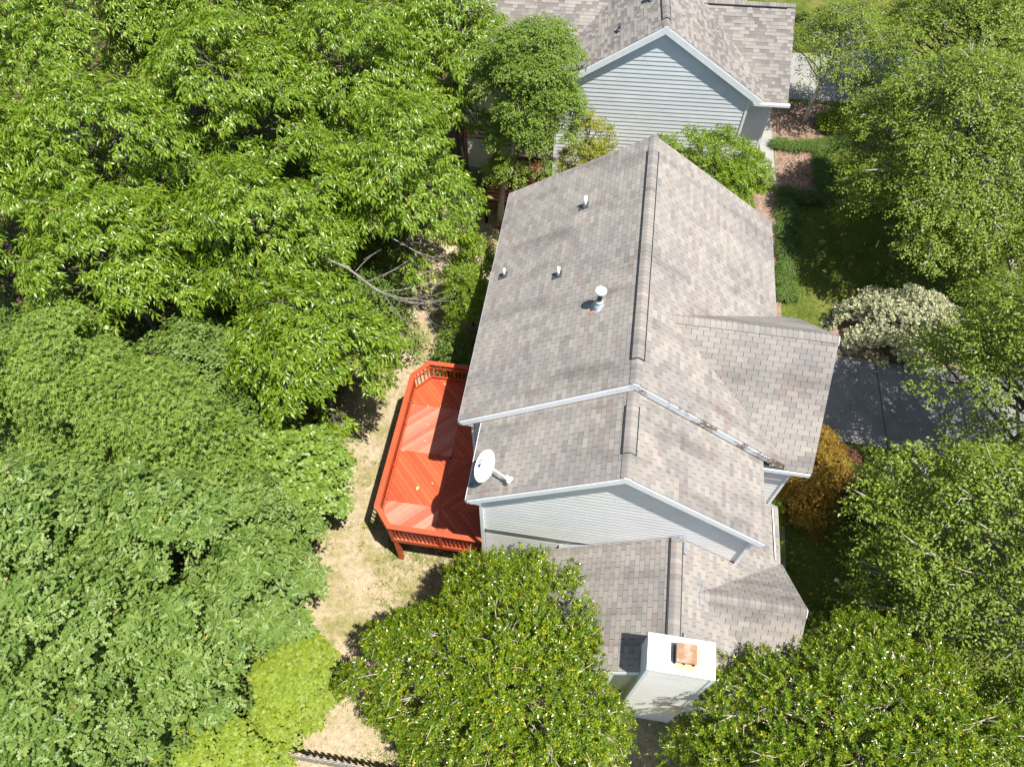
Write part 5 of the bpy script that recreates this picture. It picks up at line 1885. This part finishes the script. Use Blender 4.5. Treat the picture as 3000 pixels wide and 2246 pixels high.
rng = np.random.default_rng(5)
pts = on_ground(46000, -10.2, -3.4, -9.6, 11.0)
pts = pts[~((pts[:, 0] > -4.1) & (pts[:, 1] > 0.1))]
blades('grass', pts, 0.055, 0.010, 0.9, M['grass_dry'], 2, tfun=patchy)
pts = np.concatenate([on_ground(26000, 5.2, 12.5, -5.5, 4.6), on_ground(34000, 6.9, 16.5, 9.0, 25.0)])
inb = ((pts[:, 0] < 9.0) & (pts[:, 1] > 18.1)) | ((pts[:, 0] > 8.4) & (pts[:, 0] < 14.6) & (pts[:, 1] > 8.8) & (pts[:, 1] < 11.5)) | ((pts[:, 0] < 6.42) & (pts[:, 1] < 1.1) & (pts[:, 1] > -2.7)) | ((pts[:, 0] < 10.1) & (pts[:, 1] > 21.5))
pts = pts[~inb]
blades('grass', pts, 0.07, 0.011, 0.9, M['grass'], 2, tmean=0.5, tvar=0.22)


rng = np.random.default_rng(15)
cl = on_ground(900, -10.0, -4.3, -9.4, 8.0)
gsel = np.sin(cl[:, 0] * 1.1 + 1.3) + np.sin(cl[:, 1] * 0.7 + cl[:, 0] * 0.5) + rng.normal(0, 0.7, len(cl))
cl = cl[gsel > 0.5]
cl = np.repeat(cl, 14, axis=0) + rng.normal(size=(len(cl) * 14, 3)) * np.array([0.10, 0.10, 0])
cl = cl[~((cl[:, 0] > -4.2) & (cl[:, 1] > 0.1))]
blades('grass', cl, 0.085, 0.013, 1.0, M['grass'], 3, tmean=0.6, tvar=0.18)


def strip(path, wdt, n_):
    out = []
    L = [math.dist(path[i], path[i + 1]) for i in range(len(path) - 1)]
    for i in range(len(path) - 1):
        k = int(n_ * L[i] / sum(L))
        t = rng.random(k)
        a, b_ = np.array(path[i]), np.array(path[i + 1])
        dd = (b_ - a) / np.linalg.norm(b_ - a)
        nrm_ = np.array([-dd[1], dd[0]])
        p = a + (b_ - a) * t[:, None] + nrm_ * (rng.normal(0, wdt * 0.27, k) + 0.07 * np.sin(t * L[i] * 5.0))[:, None]
        out.append(np.column_stack([p, gz(p[:, 0], p[:, 1])]))
    return np.concatenate(out)


for (path, lab, n_) in (
        ([(7.0, 11.3), (7.15, 17.3)], 'long liriope strip edging the front lawn beside the house', 420),
        ([(7.0, 17.8), (8.6, 17.7)], 'short dark liriope strip closing the lower side of the brown bed', 130),
        ([(8.95, 17.6), (9.15, 21.2)], 'liriope strip on the lawn side of the brown bed', 260),
        ([(6.75, 21.3), (8.9, 21.4), (10.6, 22.5)], 'liriope strip below the mulch bed with the young tree', 280)):
    o = blades('liriope_border', strip(path, 0.55, n_), 0.36, 0.022, 1.0, M['liriope'], 26, 'stuff')
    tag(o, lab, 'border plants', 'liriope borders')
# leaf litter: mulch pieces
def litter(name, pts, size, mat):
    n_ = len(pts)
    d = rnd(n_) * np.array([1, 1, 0.25])
    nn = np.tile(np.array([0, 0, 1.0]), (n_, 1)) + rng.normal(size=(n_, 3)) * 0.5
    return leaf_mesh(name, 'small', pts + np.array([0, 0, 0.03]), d, nn, size * rng.uniform(0.6, 1.3, n_), rng.random(n_), mat, None, (0, 0, 0))


M['litter'] = leaf_mat('dry_leaf_litter', [(0, (0.10, 0.055, 0.035)), (0.5, (0.27, 0.17, 0.12)), (1, (0.48, 0.34, 0.25))], (0.3, 0.2, 0.12), 0.15, 0.7, 0.2)
lp = np.concatenate([on_ground(1800, 6.9, 9.9, 21.7, 25.0), on_ground(700, 6.9, 8.7, 18.3, 21.0), on_ground(900, 8.6, 14.6, 8.8, 11.2), on_ground(2500, -16, -9.8, -9, 10), on_ground(300, 5.3, 6.8, 1.5, 4.4), on_ground(420, -9.9, -4.3, -9.3, 9.5), on_ground(500, 6.5, 12, -4, 4.5)])
litter('leaf_litter', lp, 0.085, M['litter'])
